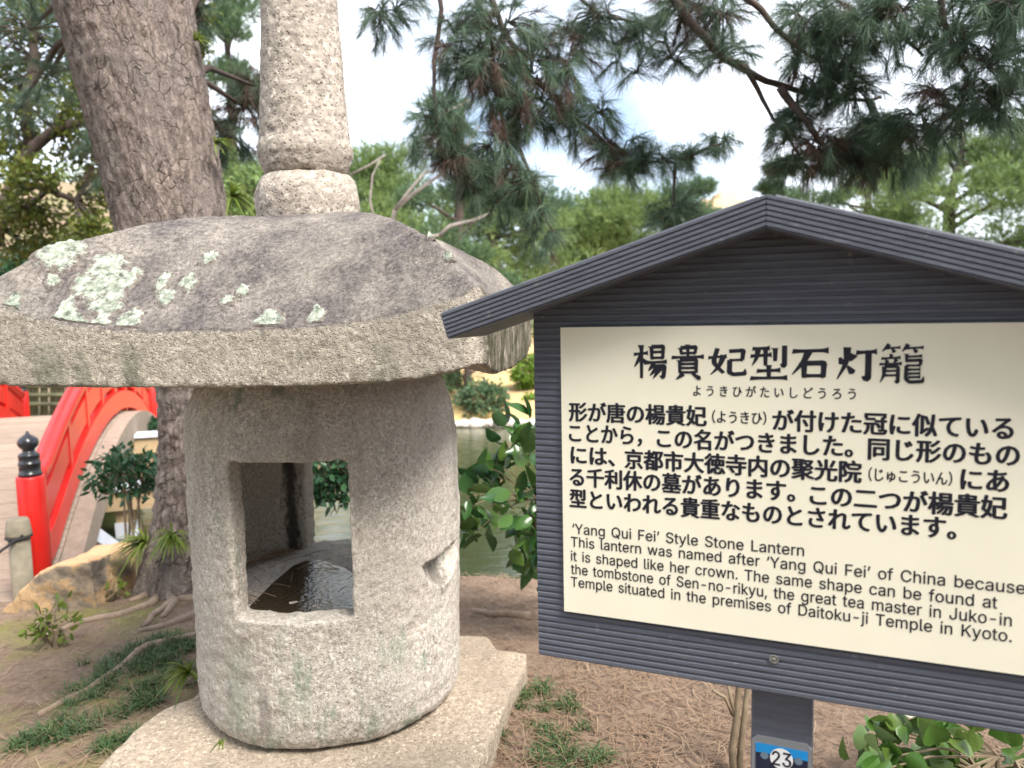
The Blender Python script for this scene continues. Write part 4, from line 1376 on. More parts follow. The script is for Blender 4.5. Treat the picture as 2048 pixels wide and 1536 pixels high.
def needle_tufts(C, A, per, L, W, rng, spread=(15, 75), droop=.0):
    """C tuft centres, A axes -> (N*per, 3, 3) needle triangles"""
    N = len(C)
    c = np.repeat(C, per, 0)
    a = np.repeat(unit(A), per, 0)
    p = unit(np.cross(a, rdir(N * per, rng)))
    th = np.radians(rng.uniform(spread[0], spread[1], (N * per, 1)))
    d = a * np.cos(th) + p * np.sin(th)
    d[:, 2] -= droop
    d = unit(d)
    l = L * rng.uniform(.65, 1.1, (N * per, 1))
    side = unit(np.cross(d, rdir(N * per, rng))) * W / 2
    b = c + a * rng.uniform(-.5, .3, (N * per, 1)) * L
    return np.stack([b - side, b + side, b + d * l], 1)


def leaf_quads(P, D, L, W, rng, fold=.22, ls=(.7, 1.2), curl=.25, K=2):
    """(N, 2 + 3 K, 3): the midrib from stalk to tip, then the right and the left edge"""
    N = len(P)
    d = unit(D)
    s = unit(np.cross(d, rdir(N, rng)))
    n = np.cross(s, d)
    l = L * rng.uniform(*ls, (N, 1))
    w = W * rng.uniform(*ls, (N, 1)) / 2
    c = curl * rng.uniform(-.3, 1.2, (N, 1))
    fr = {2: (.28, .66), 4: (.10, .34, .62, .86)}[K]
    wd = {2: (.95, .92), 4: (.58, 1.0, .94, .50)}[K]
    sp = [P + d * l * f - n * l * c * f * f for f in (0,) + fr + (1.0,)]
    ed = []
    for sg in (1, -1):
        for k in range(K):
            ed.append(sp[k + 1] + sg * s * w * wd[k] + n * w * fold * 2 * wd[k] - d * l * .03)
    return np.stack(sp + ed, 1)


def leaf_mesh(name, V, mat, parent=None):
    N, m = V.shape[0], V.shape[1]
    K = (m - 2) // 3
    faces = []
    for side in (0, 1):
        e = [K + 2 + side * K + k for k in range(K)]
        f = [(0, e[0], 1)] + [(k + 1, e[k], e[k + 1], k + 2) for k in range(K - 1)] + [(K, e[K - 1], K + 1)]
        faces += f if side == 0 else [tuple(reversed(q)) for q in f]
    flat = np.array([i for f in faces for i in f])
    st0, a = [], 0
    for f in faces:
        st0.append(a)
        a += len(f)
    me = bpy.data.meshes.new(name)
    me.vertices.add(N * m)
    me.vertices.foreach_set('co', np.ascontiguousarray(V, np.float32).ravel())
    me.loops.add(N * a)
    me.loops.foreach_set('vertex_index', (np.arange(N)[:, None] * m + flat[None]).astype(np.int32).ravel())
    me.polygons.add(N * len(faces))
    me.polygons.foreach_set('loop_start', (np.arange(N)[:, None] * a + np.array(st0)[None]).astype(np.int32).ravel())
    me.polygons.foreach_set('use_smooth', [True] * (N * len(faces)))
    me.update()
    return link(name, me, mat, parent)


def ball(n, rng):
    return rdir(n, rng) * rng.uniform(0, 1, (n, 1)) ** (1 / 3)


# ------------------------------------------------------------------ trunks with plated bark
def trunk_mesh(path, rads, n=120, m=200, seed=0, crack=.016, scale=9.0, zsq=.45, flare=None):
    P = [Vector(p) for p in path]
    # Catmull-Rom
    def cr(t):
        k = len(P) - 1
        x = t * k
        i = min(k - 1, int(x))
        f = x - i
        p0, p1, p2, p3 = P[max(0, i - 1)], P[i], P[i + 1], P[min(k, i + 2)]
        q = .5 * ((2 * p1) + (-p0 + p2) * f + (2 * p0 - 5 * p1 + 4 * p2 - p3) * f * f + (-p0 + 3 * p1 - 3 * p2 + p3) * f ** 3)
        r = rads[i] + (rads[i + 1] - rads[i]) * f
        return q, r
    vs, bk, fs = [], [], []
    L = 0
    prev = None
    u = None
    for j in range(m + 1):
        t = j / m
        c, r = cr(t)
        c2, _ = cr(min(1, t + .01))
        c1, _ = cr(max(0, t - .01))
        d = (c2 - c1).normalized()
        if u is None:
            u = (Vector((1, 0, 0)) - d * d.x).normalized()
        u = (u - d * u.dot(d)).normalized()
        w = d.cross(u)
        if prev is not None:
            L += (c - prev).length
        prev = c
        for k in range(n):
            a = 2 * math.pi * k / n
            ca, sa = math.cos(a), math.sin(a)
            b = Vector((r * ca, r * sa, L * zsq + seed))
            wv = Vector((noise.noise(b * 6), noise.noise(b * 6 + Vector((5, 0, 0))), noise.noise(b * 6 + Vector((0, 5, 0))))) * .03
            ds, _ = noise.voronoi((b + wv) * scale)
            e = min(1, (ds[1] - ds[0]) / .28)
            rr = r + crack * (e ** .6 - .7) + .05 * r * noise.noise(b * 2.2) + .007 * noise.noise(b * 40) + .006 * noise.noise(Vector((b.x * 60, b.y * 60, b.z * 25)))
            if flare:
                rr += flare(t, a)
            q = c + (u * ca + w * sa) * rr
            vs.append(q)
            bk.append(b)
    for j in range(m):
        for k in range(n):
            fs.append((j * n + k, j * n + (k + 1) % n, (j + 1) * n + (k + 1) % n, (j + 1) * n + k))
    mb = MB()
    mb.v, mb.f = [tuple(v) for v in vs], fs
    me = mb.mesh('trunk')
    at_ = me.attributes.new('bk', 'FLOAT_VECTOR', 'POINT')
    at_.data.foreach_set('vector', np.array(bk, dtype=np.float32).ravel())
    me.polygons.foreach_set('use_smooth', [True] * len(me.polygons))
    return me


def rooty(seed):
    def f(t, a):
        k = max(0, 1 - t / .16)
        return k * k * (.09 + .06 * math.sin(a * 3 + seed) + .06 * math.sin(a * 5 + 2 * seed))
    return f


# leaning pine behind the lantern
def build_leaning_pine():
    g = at(345, 1165, 3.72)
    pts = [(366, 1172), (382, 1050), (394, 900), (394, 780), (374, 600), (344, 440), (292, 200), (248, 0), (190, -220), (100, -520)]
    path = [at(x, y, 3.72) for x, y in pts]
    zg = gz(path[0].x, path[0].y)
    path[0].z = zg - .15
    root = empty('pine_tree', (path[0].x, path[0].y, zg))
    tag(root, 'thick leaning pine trunk with plated purple-brown bark behind the lantern roof', 'pine tree')
    rads = [.20, .180, .18, .19, .232, .264, .292, .315, .30, .27]
    rads = [r * .945 for r in rads]
    me = trunk_mesh(path, rads, 150, 260, 0, .008, 25.0, .6, rooty(1.0))
    link('trunk', me, M['bark'], root)
    # bare roots running over the earth
    specs = [[(330, 1170), (300, 1205), (240, 1225), (150, 1240), (60, 1275)], [(352, 1180), (330, 1215), (300, 1235), (285, 1262)], [(400, 1190), (350, 1190), (335, 1225), (318, 1240)],
             [(395, 1235), (330, 1262), (270, 1272)], [(310, 1178), (280, 1190), (255, 1192)], [(1060, 1225), (985, 1228), (930, 1222)], [(400, 1290), (300, 1310), (180, 1390), (60, 1440)]]
    for sp in specs:
        q = []
        for x, y in sp:
            p = onz(x, y, 0.02)
            p.z = gz(p.x, p.y) + .004
            q.append(p)
        fine = []
        for a, b in zip(q, q[1:]):
            for i in range(6):
                c = a.lerp(b, i / 6)
                c.x += .015 * noise.noise(c * 9)
                c.y += .02 * noise.noise(c * 8 + Vector((4, 0, 0)))
                c.z = gz(c.x, c.y) + .004
                fine.append(c)
        n = len(fine)
        MB().tube(fine, [.021 * (1 - .7 * i / n) + .003 for i in range(n)], 8).build('root', M['root'], root, True)
    # its own boughs, left of the trunk and between trunk and spire
    rng = np.random.default_rng(3)
    lim = MB()
    crown, brown = [], []
    specs = [((60, 60), 120, 75, 4.6, 22, 0), ((100, 150), 80, 40, 4.6, 14, 0), ((40, 215), 60, 60, 5.0, 12, 0), ((200, 330), 50, 60, 5.0, 12, .1),
             ((490, 215), 45, 60, 4.6, 26, .35), ((455, 275), 50, 60, 4.8, 30, .1), ((505, 170), 30, 40, 4.6, 12, .5), ((150, 60), 40, 60, 5.0, 8, 0),
             ((20, -40), 150, 60, 4.2, 14, 0), ((470, -60), 60, 60, 4.2, 16, 0), ((400, 40), 40, 40, 4.1, 9, .1)]
    for (cx, cy), rx, ry, Y, n, br in specs:
        c = np.array(at(cx, cy, Y))
        s = np.array([rx, 0, ry]) / FPX * Y
        s[1] = s[0] * .8
        P = c + ball(n, rng) * s
        tb = path[7] if cx < 300 else path[6]
        anchor = Vector(c).lerp(Vector(tb), .45)
        lim.tube([tb, anchor + Vector((0, 0, .12)), Vector(c)], [.03, .018, .008], 6)
        for p in P:
            lim.tube([Vector(c), Vector(p).lerp(Vector(c), .5) + Vector((0, 0, .03)), Vector(p)], [.005, .004, .0025], 4)
        A = unit(P - c + np.array([0, 0, -.05]) + rng.normal(size=P.shape) * .1)
        k = rng.uniform(size=n) < br
        for sel, acc in ((~k, crown), (k, brown)):
            if sel.any():
                acc.append(needle_tufts(P[sel], A[sel], 90, .12, .0026, rng, (10, 80), .25))
    lim.build('limb', M['limb'], root, True)
    np_mesh('crown', np.concatenate(crown), 3, M['needle'], root)
    np_mesh('dead_needles', np.concatenate(brown), 3, M['needle_brown'], root)


build_leaning_pine()


# pine whose boughs hang over the sign
def build_overhang():
    rng = np.random.default_rng(21)
    base = Vector((4.3, 4.6, gz(4.3, 4.3)))
    root = empty('pine_tree', base)
    tag(root, 'dark green pine with drooping boughs hanging over the sign and pond', 'pine tree')
    tp = [base + Vector((0, 0, -.2)), base + Vector((-.1, 0, 1.5)), base + Vector((-.35, .1, 3)), base + Vector((-.5, .1, 4.6)), base + Vector((-.4, 0, 6.5))]
    link('trunk', trunk_mesh(tp, [.34, .28, .25, .21, .13], 60, 90, 4, .02, 9, .5), M['bark'], root)
    Yb = 4.1
    branches = [
        ([(862, -140), (885, 20), (868, 120), (868, 220), (880, 300), (900, 345)], 3.9, .012),
        ([(930, -140), (955, 0), (982, 90), (990, 190), (1012, 265), (1030, 330), (1050, 380)], 4.0, .014),
        ([(955, -60), (1010, 60), (1060, 150), (1130, 215), (1190, 270), (1260, 325), (1350, 325), (1440, 290)], 4.2, .014),
        ([(1012, 265), (1040, 300), (1065, 360), (1085, 430), (1130, 500)], 4.0, .009),
        ([(1240, -160), (1320, -30), (1390, 60), (1450, 120), (1530, 165), (1600, 185), (1680, 200), (1760, 195)], 3.8, .021),
        ([(1490, 135), (1520, 190), (1545, 240), (1600, 320)], 3.8, .010),
        ([(1560, 175), (1600, 240), (1650, 300), (1670, 330)], 3.7, .014),
        ([(1420, -120), (1490, 0), (1560, 65), (1620, 110), (1700, 140)], 3.6, .016),
        ([(1740, 195), (1760, 250), (1775, 310), (1770, 360)], 3.8, .011),
        ([(1700, -130), (1760, -20), (1800, 60), (1850, 110)], 3.5, .016),
        ([(1860, -130), (1890, 20), (1920, 110), (1945, 150), (1930, 200), (1890, 240)], 3.3, .013),
        ([(2090, -100), (2040, 40), (1990, 120), (1930, 110)], 3.2, .016),
        ([(1110, -120), (1150, -20), (1200, 40), (1280, 60), (1330, 90)], 4.2, .012),
        ([(760, -120), (770, -20), (765, 40), (745, 60)], 4.2, .008),
        ([(1350, 325), (1345, 380), (1350, 440)], 4.2, .007),
    ]
    hub = Vector((3.7, 4.6, 4.6))
    for pts, Y, r in branches:
        w = [at(x, y, Y) for x, y in pts]
        for q in w:
            q.y += .12 * noise.noise(q * 1.3)
        if pts[0][1] < -30:
            mid = w[0].lerp(hub, .45) + Vector((0, 0, .45))
            w = [hub, mid] + w
        fine = []
        for a, b in zip(w, w[1:]):
            for i in range(5):
                c = a.lerp(b, i / 5)
                c += Vector((noise.noise(c * 7), noise.noise(c * 7 + Vector((3, 1, 0))), noise.noise(c * 7 + Vector((0, 3, 1))))) * .018
                fine.append(c)
        fine.append(w[-1])
        n = len(fine)
        MB().tube(fine, [r * (1.5 - 1.15 * i / n) for i in range(n)], 7).build('bough', M['limb'], root, True)
    blobs = [  # pixel centre, half sizes, depth, tufts, dead share
        (758, 42, 50, 45, 4.2, 26, .15), (800, 10, 60, 30, 4.2, 18, .1),
        (930, 90, 75, 85, 4.0, 75, .15), (1000, 70, 90, 90, 4.1, 80, .12), (1080, 160, 95, 85, 4.1, 110, .30), (965, 150, 70, 60, 4.0, 60, .25), (1130, 95, 80, 60, 4.2, 50, .15),
        (1170, 245, 75, 55, 4.2, 62, .05), (1070, 230, 70, 50, 4.1, 50, .1), (880, 240, 60, 45, 3.9, 40, .05), (855, 290, 60, 30, 3.9, 30, .1), (905, 305, 40, 40, 3.9, 30, .7),
        (985, 300, 60, 60, 4.0, 45, .1), (1010, 215, 60, 50, 4.0, 40, .2), (1040, 370, 50, 55, 4.0, 44, .1), (960, 370, 60, 40, 4.0, 34, .05), (1080, 450, 40, 70, 4.0, 40, .1), (1000, 410, 40, 40, 4.0, 20, .05),
        (1205, 300, 38, 35, 4.2, 30, .75), (1245, 335, 45, 30, 4.2, 34, .35), (1310, 325, 60, 26, 4.2, 34, .05), (1390, 305, 45, 26, 4.2, 26, 0), (1440, 285, 35, 20, 4.2, 16, 0), (1280, 290, 30, 40, 4.2, 12, 0),
        (1345, 425, 48, 42, 4.2, 46, .05), (1200, 45, 70, 40, 4.2, 44, .15), (1280, 60, 60, 45, 4.2, 40, .1), (1345, 110, 60, 30, 4.1, 24, .05), (1250, 130, 60, 30, 4.1, 16, .1),
        (1360, 20, 70, 45, 3.9, 46, .25), (1440, 20, 60, 60, 3.8, 46, .35), (1450, 110, 70, 35, 3.8, 26, .2),
        (1640, 110, 80, 85, 3.7, 110, .03), (1700, 60, 80, 70, 3.6, 90, .03), (1620, 30, 70, 60, 3.6, 56, .08), (1790, 50, 90, 80, 3.5, 95, .02), (1690, 180, 80, 50, 3.7, 70, .05),
        (1590, 230, 35, 50, 3.8, 34, .25), (1560, 270, 30, 55, 3.8, 30, .15), (1640, 290, 45, 40, 3.7, 40, .75), (1600, 335, 55, 35, 3.8, 44, .1), (1680, 320, 60, 40, 3.8, 50, .1),
        (1760, 270, 70, 55, 3.8, 74, .08), (1830, 250, 80, 45, 3.6, 66, .03), (1740, 330, 60, 45, 3.8, 50, .15), (1800, 330, 50, 35, 3.8, 28, .05),
        (1900, 60, 100, 75, 3.4, 95, .03), (1990, 70, 80, 110, 3.2, 100, .03), (1960, 190, 60, 50, 3.3, 44, .05), (2030, 190, 50, 70, 3.2, 46, .02), (1880, 190, 60, 40, 3.4, 26, .5), (1930, 245, 50, 30, 3.4, 26, .1),
        (1860, 290, 40, 40, 3.5, 14, .1), (2060, 20, 60, 100, 3.1, 50, 0),
    ]
    tw = MB()
    green, brown = [], []
    allp = []
    for pts, Y, r in branches:
        w = [at(x, y, Y) for x, y in pts]
        for a, b in zip(w, w[1:]):
            for i in range(4):
                allp.append(a.lerp(b, i / 4))
    ap = np.array(allp)
    for cx, cy, rx, ry, Y, n, br in blobs:
        c = np.array(at(cx, cy, Y))
        s = np.array([rx, 0, ry]) / FPX * Y
        s[1] = (s[0] + s[2]) * .55
        n = int(n * (.72 if cx > 1500 else .92))
        P = c + ball(n, rng) * s
        # sub twigs: from the nearest bough point via a few forks
        forks = c + ball(max(2, n // 9), rng) * s * .6
        for f in forks:
            i = np.argmin(np.linalg.norm(ap - f, axis=1))
            a = Vector(ap[i])
            mid = a.lerp(Vector(f), .5) + Vector((0, 0, .04))
            tw.tube([a, mid, Vector(f)], [.006, .005, .004], 5)
        A = np.zeros_like(P)
        for k, p in enumerate(P):
            f = forks[np.argmin(np.linalg.norm(forks - p, axis=1))]
            tw.tube([Vector(f), Vector(f).lerp(Vector(p), .55) + Vector((0, 0, .015)), Vector(p)], [.0036, .003, .002], 4)
            A[k] = (p - f) / (np.linalg.norm(p - f) + 1e-6)
        A = unit(A + np.array([0, 0, -.30]) + rng.normal(size=P.shape) * .25)
        k = rng.uniform(size=n) < br
        for sel, acc in ((~k, green), (k, brown)):
            if sel.any():
                acc.append(needle_tufts(P[sel], A[sel], 62, .125, .0022, rng, (6, 60), .42))
    tw.build('twigs', M['twig'], root)
    np_mesh('crown', np.concatenate(green), 3, M['needle'], root)
    np_mesh('dead_needles', np.concatenate(brown), 3, M['needle_brown'], root)


build_overhang()

# ------------------------------------------------------------------ arched red bridge
BD = Vector((-.33, .944, 0)).normalized()
BP = Vector((-BD.y, BD.x, 0))                 # to the bridge's left
B0 = Vector((-3.06, 5.0, 0))
BL = 6.0


def bz(t):
    if t < 0:
        return -.28 + .05 * t
    return -.28 + .61 * (1 - (2 * t / BL - 1) ** 2)


def bpt(t, side=0.0, h=0.0):
    p = B0 + BD * t + BP * side
    return Vector((p.x, p.y, bz(t) + h))


def arc_beam(side, h0, h1, w, t0, t1, n=40):
    m = MB()
    vs, fs = [], []
    for i in range(n + 1):
        t = t0 + (t1 - t0) * i / n
        for s, h in ((side - w / 2, h0), (side + w / 2, h0), (side + w / 2, h1), (side - w / 2, h1)):
            vs.append(bpt(t, s, h))
    for i in range(n):
        for k in range(4):
            fs.append((i * 4 + k, i * 4 + (k + 1) % 4, (i + 1) * 4 + (k + 1) % 4, (i + 1) * 4 + k))
    fs += [(3, 2, 1, 0), tuple(n * 4 + k for k in range(4))]
    return m.add(vs, fs)


def build_bridge():
    root = empty('arched_bridge', bpt(0))
    tag(root, 'arched wooden footbridge with vermilion railings and black post caps over the pond', 'bridge')
    Wd = 1.62
    d = MB()
    t = -1.9
    while t < BL + .5:
        t2 = t + .195
        tt = min(t, BL - .01), min(t2, BL)
        vs = []
        for h in (-.045, 0):
            for (a, s) in ((t, -.02), (t2, -.02), (t2, Wd + .02), (t, Wd + .02)):
                q = bpt(min(a, BL), s, h)
                if a > BL:
                    q += BD * (a - BL)
                vs.append(q)
        d.add(vs, [(3, 2, 1, 0), (4, 5, 6, 7), (0, 1, 5, 4), (1, 2, 6, 5), (2, 3, 7, 6), (3, 0, 4, 7)])
        t += .203
    d.build('deck', M['deck'], root)
    for s in (-.09, Wd + .09):
        arc_beam(s, -.24, .0, .13, -.15, BL + .15).build('side_beam', M['stringer'], root)
    arc_beam(Wd / 2, -.24, -.05, .16, 0, BL).build('side_beam', M['stringer'], root)
    # railings
    for s in (0.05, Wd - .05):
        rl = arc_beam(s, .045, .235, .11, -.38, BL - .05)
        rl.build('bottom_rail', M['red'], root)
        arc_beam(s, .30, .50, .07, -.38, BL - .05).build('middle_rail', M['red'], root)
        tb = MB()
        tb.tube([bpt(-.24 + (BL + .22) * i / 44, s, .62) for i in range(45)], .062, 14)
        tb.build('handrail', M['red'], root, True)
        for k in range(1, 8):
            tt = BL * k / 8
            MB().box(bpt(tt, s, .33), (.085, .085, .62), Matrix.Rotation(math.atan2(BD.y, BD.x), 3, 'Z')).build('baluster', M['red'], root)
        for tt in (-.45, BL + .16):
            b = bpt(max(0, min(BL, tt)), s + (-.045 if s < 1 else .02), 0)
            b += BD * (tt if tt < 0 else tt - BL)
            pm = MB().tube([b + Vector((0, 0, -.45)), b + Vector((0, 0, .65)), b + Vector((0, 0, .66))], [.078, .078, .072], 24)
            po = pm.build('rail_post', M['red'], root, True)
            cap = [(.072, .70), (.072, .725), (.066, .73), (.067, .79), (.070, .792), (.070, .805), (.064, .81), (.064, .852), (.067, .856), (.060, .875), (.040, .885), (.036, .905), (.058, .930), (.066, .955), (.060, .985), (.036, 1.01), (.014, 1.025), (.008, 1.045), (.003, 1.05)]
            cap = MB().lathe([(r * .88, .66 + (z - .70) * .78) for r, z in cap], (b.x, b.y, b.z), 28)
            cap.build('post_cap', M['black_metal'], po, True)
    # piers
    def pier(t, zb, lean=.12):
        for s in (-.27, Wd + .2):
            top = bpt(t, s * .9, -.26)
            bot = bpt(t, s, 0)
            bot.z = zb
            MB().beam(bot, top, .11, .11, (1, 0, 0)).build('pile', M['pier'], root)
            if s < 0:
                c = bpt(t, s, 0)
                c.z = WATER_Z + .13
                f = (c.z - zb) / (top.z - zb)
                c = bot.lerp(top, f)
                MB().beam(bot.lerp(top, .02), c, .13, .13, (1, 0, 0)).build('pile_sheath', M['flash'], root)
        a, b = bpt(t, -.62, -.31), bpt(t, Wd + .5, -.31)
        a.z = b.z
        MB().beam(a, b, .20, .16).build('cross_beam', M['pier'], root)
        MB().beam(a - Vector((0, 0, -.10)), b + Vector((0, 0, .10)), .26, .03).build('beam_flashing', M['flash'], root)
    pier(3.0, -1.0)
    pier(1.3, -1.0)
    pier(4.7, -1.0)
    MB().beam(at(146, 1046, 5.5), at(232, 1106, 6.1), .13, .10).build('brace', M['flash'], root)
    MB().beam(at(128, 1114, 5.3), at(300, 1104, 6.4), .09, .05).build('brace', M['pier'], root)


build_bridge()


# ------------------------------------------------------------------ bollard and rope by the bridge
def build_bollard():
    p = at(40, 1100, 4.35)
    zt = at(40, 1037, 4.35).z
    zg = gz(p.x, p.y)
    root = empty('bollard', (p.x, p.y, zg))
    tag(root, 'short weathered wooden bollard with a capped top beside the red bridge post', 'bollard')
    MB().lathe([(.056, zg - .2), (.056, zt - .10)], (p.x, p.y, 0), 20).build('shaft', M['post_wood'], root, True)
    MB().lathe([(.066, zt - .10), (.068, zt - .09), (.058, zt - .012), (.050, zt), (.02, zt + .004)], (p.x, p.y, 0), 20).build('cap', M['post_wood'], root, True)
    a = Vector((p.x + .05, p.y - .04, zt - .085))
    q = at(-260, 1175, 3.9)
    m = MB()
    pts = []
    for i in range(17):
        f = i / 16
        c = a.lerp(q, f)
        c.z -= .10 * math.sin(math.pi * f)
        pts.append(c)
    m.tube(pts, .008, 8)
    th = [Vector((p.x + .064 * math.cos(x), p.y + .064 * math.sin(x), zt - .105 + .004 * math.sin(x))) for x in np.linspace(0, 6.28, 20)]
    m.tube(th, .008, 8)
    tag(m.build('rope', M['rope'], None, True), 'black rope tied round the wooden bollard and sagging out of view', 'rope')


build_bollard()


def build_boulder():
    outl = [(0, 1228), (30, 1195), (75, 1150), (120, 1125), (185, 1115), (200, 1150), (212, 1270), (150, 1320), (0, 1320)]
    pts = [at(x, y, 3.42) for x, y in outl]
    m = MB()
    n = len(pts)
    f = [p + Vector((0, -.05, 0)) for p in pts]
    b = [p + Vector((.02, .32, -.02)) for p in pts]
    m.add(f + b, [tuple(range(n)), tuple(reversed(range(n, 2 * n)))] + [(i, n + i, n + (i + 1) % n, (i + 1) % n) for i in range(n)])
    o = carve('boulder', m, [], .014, M['boulder'], None, ((.03, 3.5), (.014, 11), (.005, 40)), 3)
    tag(o, 'tan and orange faced boulder at the foot of the red bridge post', 'boulder')


build_boulder()


# ------------------------------------------------------------------ shrubs and small plants
def leafy(name, label, cat, c, size, n, L, W, mat, seed, stems=8, group=None, ground=None, hemis=False, clump=7, stem_mat='shoot', foot=None):
    rng = np.random.default_rng(seed)
    c = Vector(c)
    zg = gz(c.x, c.y) if ground is None else ground
    root = empty(name, (c.x, c.y, zg))
    tag(root, label, cat, group)
    st = MB()
    nb = max(3, n // clump)
    B = rdir(nb, rng) * rng.uniform(.25, 1, (nb, 1)) ** .5
    if hemis:
        B[:, 2] = np.abs(B[:, 2])
    tips = np.array(c) + B * np.array(size)
    foot = Vector((c.x, c.y, zg - .02)) if foot is None else Vector((foot.x, foot.y, gz(foot.x, foot.y) - .02))
    hubs = [c + Vector(rng.uniform(-.35, .35, 3) * np.array(size)) for _ in range(stems)]
    for h in hubs:
        st.tube([foot + Vector(rng.uniform(-.06, .06, 3)), foot.lerp(h, .5) + Vector(rng.uniform(-.05, .05, 3)), h], [.012, .009, .005], 6)
    for tpt in tips:
        h = min(hubs, key=lambda q: (q - Vector(tpt)).length)
        st.tube([h, h.lerp(Vector(tpt), .6) + Vector((0, 0, .02)), Vector(tpt)], [.004, .003, .002], 4)
    P = np.repeat(tips, clump, 0) + rng.normal(size=(nb * clump, 3)) * L * .45
    D = unit(np.repeat(B, clump, 0) * .7 + rng.normal(size=P.shape) * .6 + np.array([0, 0, -.05]))
    st.build('stem', M[stem_mat], root)
    leaf_mesh('foliage', leaf_quads(P, D, L, W, rng, K=4 if c.y < 3.5 else 2), mat, root)
    return root


def build_shrubs():
    leafy('bush', 'glossy dark-leaved bush at the water edge between lantern and sign', 'bush', at(1060, 985, 2.9), (.28, .22, .28), 300, .095, .050, M['glossy'], 1, 4, foot=onz(1105, 1200, 0))
    leafy('bush', 'dark evergreen bush below the bridge arch beside the pine trunk', 'bush', at(255, 945, 4.6), (.23, .22, .14), 520, .06, .028, M['bush_dark'], 2, 6)
    leafy('bush', 'dark bush on the bank seen through the lantern window', 'bush', at(668, 945, 4.6), (.26, .20, .17), 900, .07, .034, M['bush_dark'], 3, 4, foot=Vector((-1.75, 4.2, 0)))
    leafy('bush', 'rounded yellow-green clipped bush on the far bank beside the sign', 'bush', at(1062, 745, 13.6), (.36, .36, .33), 2600, .06, .035, M['bush_light'], 4, 5)
    leafy('bush', 'small vivid green bush low on the far lawn', 'bush', at(1062, 806, 12.9), (.16, .2, .14), 500, .07, .05, M['bush_light'], 5, 4)
    leafy('bush', 'pale green shrub drooping to the far water edge left of the sign', 'bush', at(1064, 885, 11.0), (.18, .2, .20), 500, .07, .04, M['bush_light'], 6, 4)
    leafy('vine', 'low trailing vine with round glossy leaves at the foot of the sign', 'vine', onz(2010, 1545, .13), (.36, .22, .13), 250, .060, .062, M['vine'], 7, 3, clump=7)
    leafy('weed', 'small green weed growing in front of the tan boulder', 'weed', onz(103, 1245, .10), (.10, .08, .08), 80, .035, .02, M['fern'], 8, 5, clump=5)
    leafy('weed', 'tiny yellow-green weed between the boulder and the pine roots', 'weed', onz(225, 1188, .03), (.05, .05, .03), 18, .04, .025, M['fern'], 9, 3, clump=3)
    leafy('weed', 'sparse green weed at the right end of the boulder', 'weed', at(205, 1160, 3.8), (.09, .07, .10), 70, .04, .02, M['fern'], 10, 4, clump=5)
    # bare shrub behind the sign post
    p = onz(1468, 1560, 0)
    root = empty('bare_shrub', (p.x, p.y, gz(p.x, p.y)))
    tag(root, 'leafless grey-brown shrub stem just left of the sign post', 'shrub')
    m = MB()
    Y = p.y
    for pts, r in (([(1470, 1580), (1464, 1500), (1472, 1440), (1478, 1370), (1482, 1300)], .012), ([(1474, 1580), (1482, 1490), (1490, 1420), (1500, 1330)], .010),
                   ([(1466, 1430), (1450, 1395), (1425, 1380)], .006), ([(1472, 1440), (1462, 1400), (1452, 1350)], .006)):
        m.tube([at(x, y, Y) for x, y in pts], [r * (1 - .12 * i) for i in range(len(pts))], 7)
    m.build('stem', M['shoot'], root, True)

    # epiphytic sword-leaf tufts on the leaning pine
    def fronds(label, px, py, Y, n, L, W, seed, d0=(1, 0, 0)):
        rng = random.Random(seed)
        c = at(px, py, Y)
        root = empty('fern', c)
        tag(root, label, 'fern')
        m = MB()
        for i in range(n):
            d = Vector((d0[0] + rng.uniform(-.9, .9), d0[1] + rng.uniform(-.9, .5), d0[2] + rng.uniform(-.5, .9))).normalized()
            l = L * rng.uniform(.6, 1.1)
            side = d.cross(Vector((rng.uniform(-.3, .3), rng.uniform(-.3, .3), 1))).normalized()
            pts = []
            for k in range(6):
                f = k / 5
                q = c + d * l * f + Vector((0, 0, -.55 * l * f * f))
                w = W * (1 - f) ** .6 * (.4 + min(1, f * 4) * .6)
                pts.append((q - side * w / 2, q + side * w / 2))
            vs = [v for ab in pts for v in ab]
            m.add(vs, [(2 * k, 2 * k + 1, 2 * k + 3, 2 * k + 2) for k in range(5)])
        m.build('frond', M['fern'], root)
    fronds('yellow-green fern tuft on the pine trunk just above the lantern roof', 462, 392, 3.62, 46, .16, .016, 1)
    fronds('pale fern tuft halfway up the right edge of the pine trunk', 430, 285, 3.62, 28, .12, .013, 2)
    fronds('bright fern clump beside the foot of the pine, left of its trunk', 292, 1085, 3.60, 44, .20, .018, 3, (-.6, -.3, .2))
    fronds('fern clump on the pine foot against the lantern body', 345, 1070, 3.50, 40, .17, .017, 4, (.2, -.6, .3))
    fronds('small fern clump growing between lantern body and turf', 378, 1345, 2.35, 30, .12, .012, 5, (-.2, -.5, .5))
    fronds('fern sprig high on the right edge of the pine trunk', 388, 80, 3.7, 20, .12, .013, 6)
    fronds('tiny fern sprig growing at the foot of the lantern body', 445, 1480, 1.93, 12, .04, .008, 7, (-.3, -.7, .3))


build_shrubs()


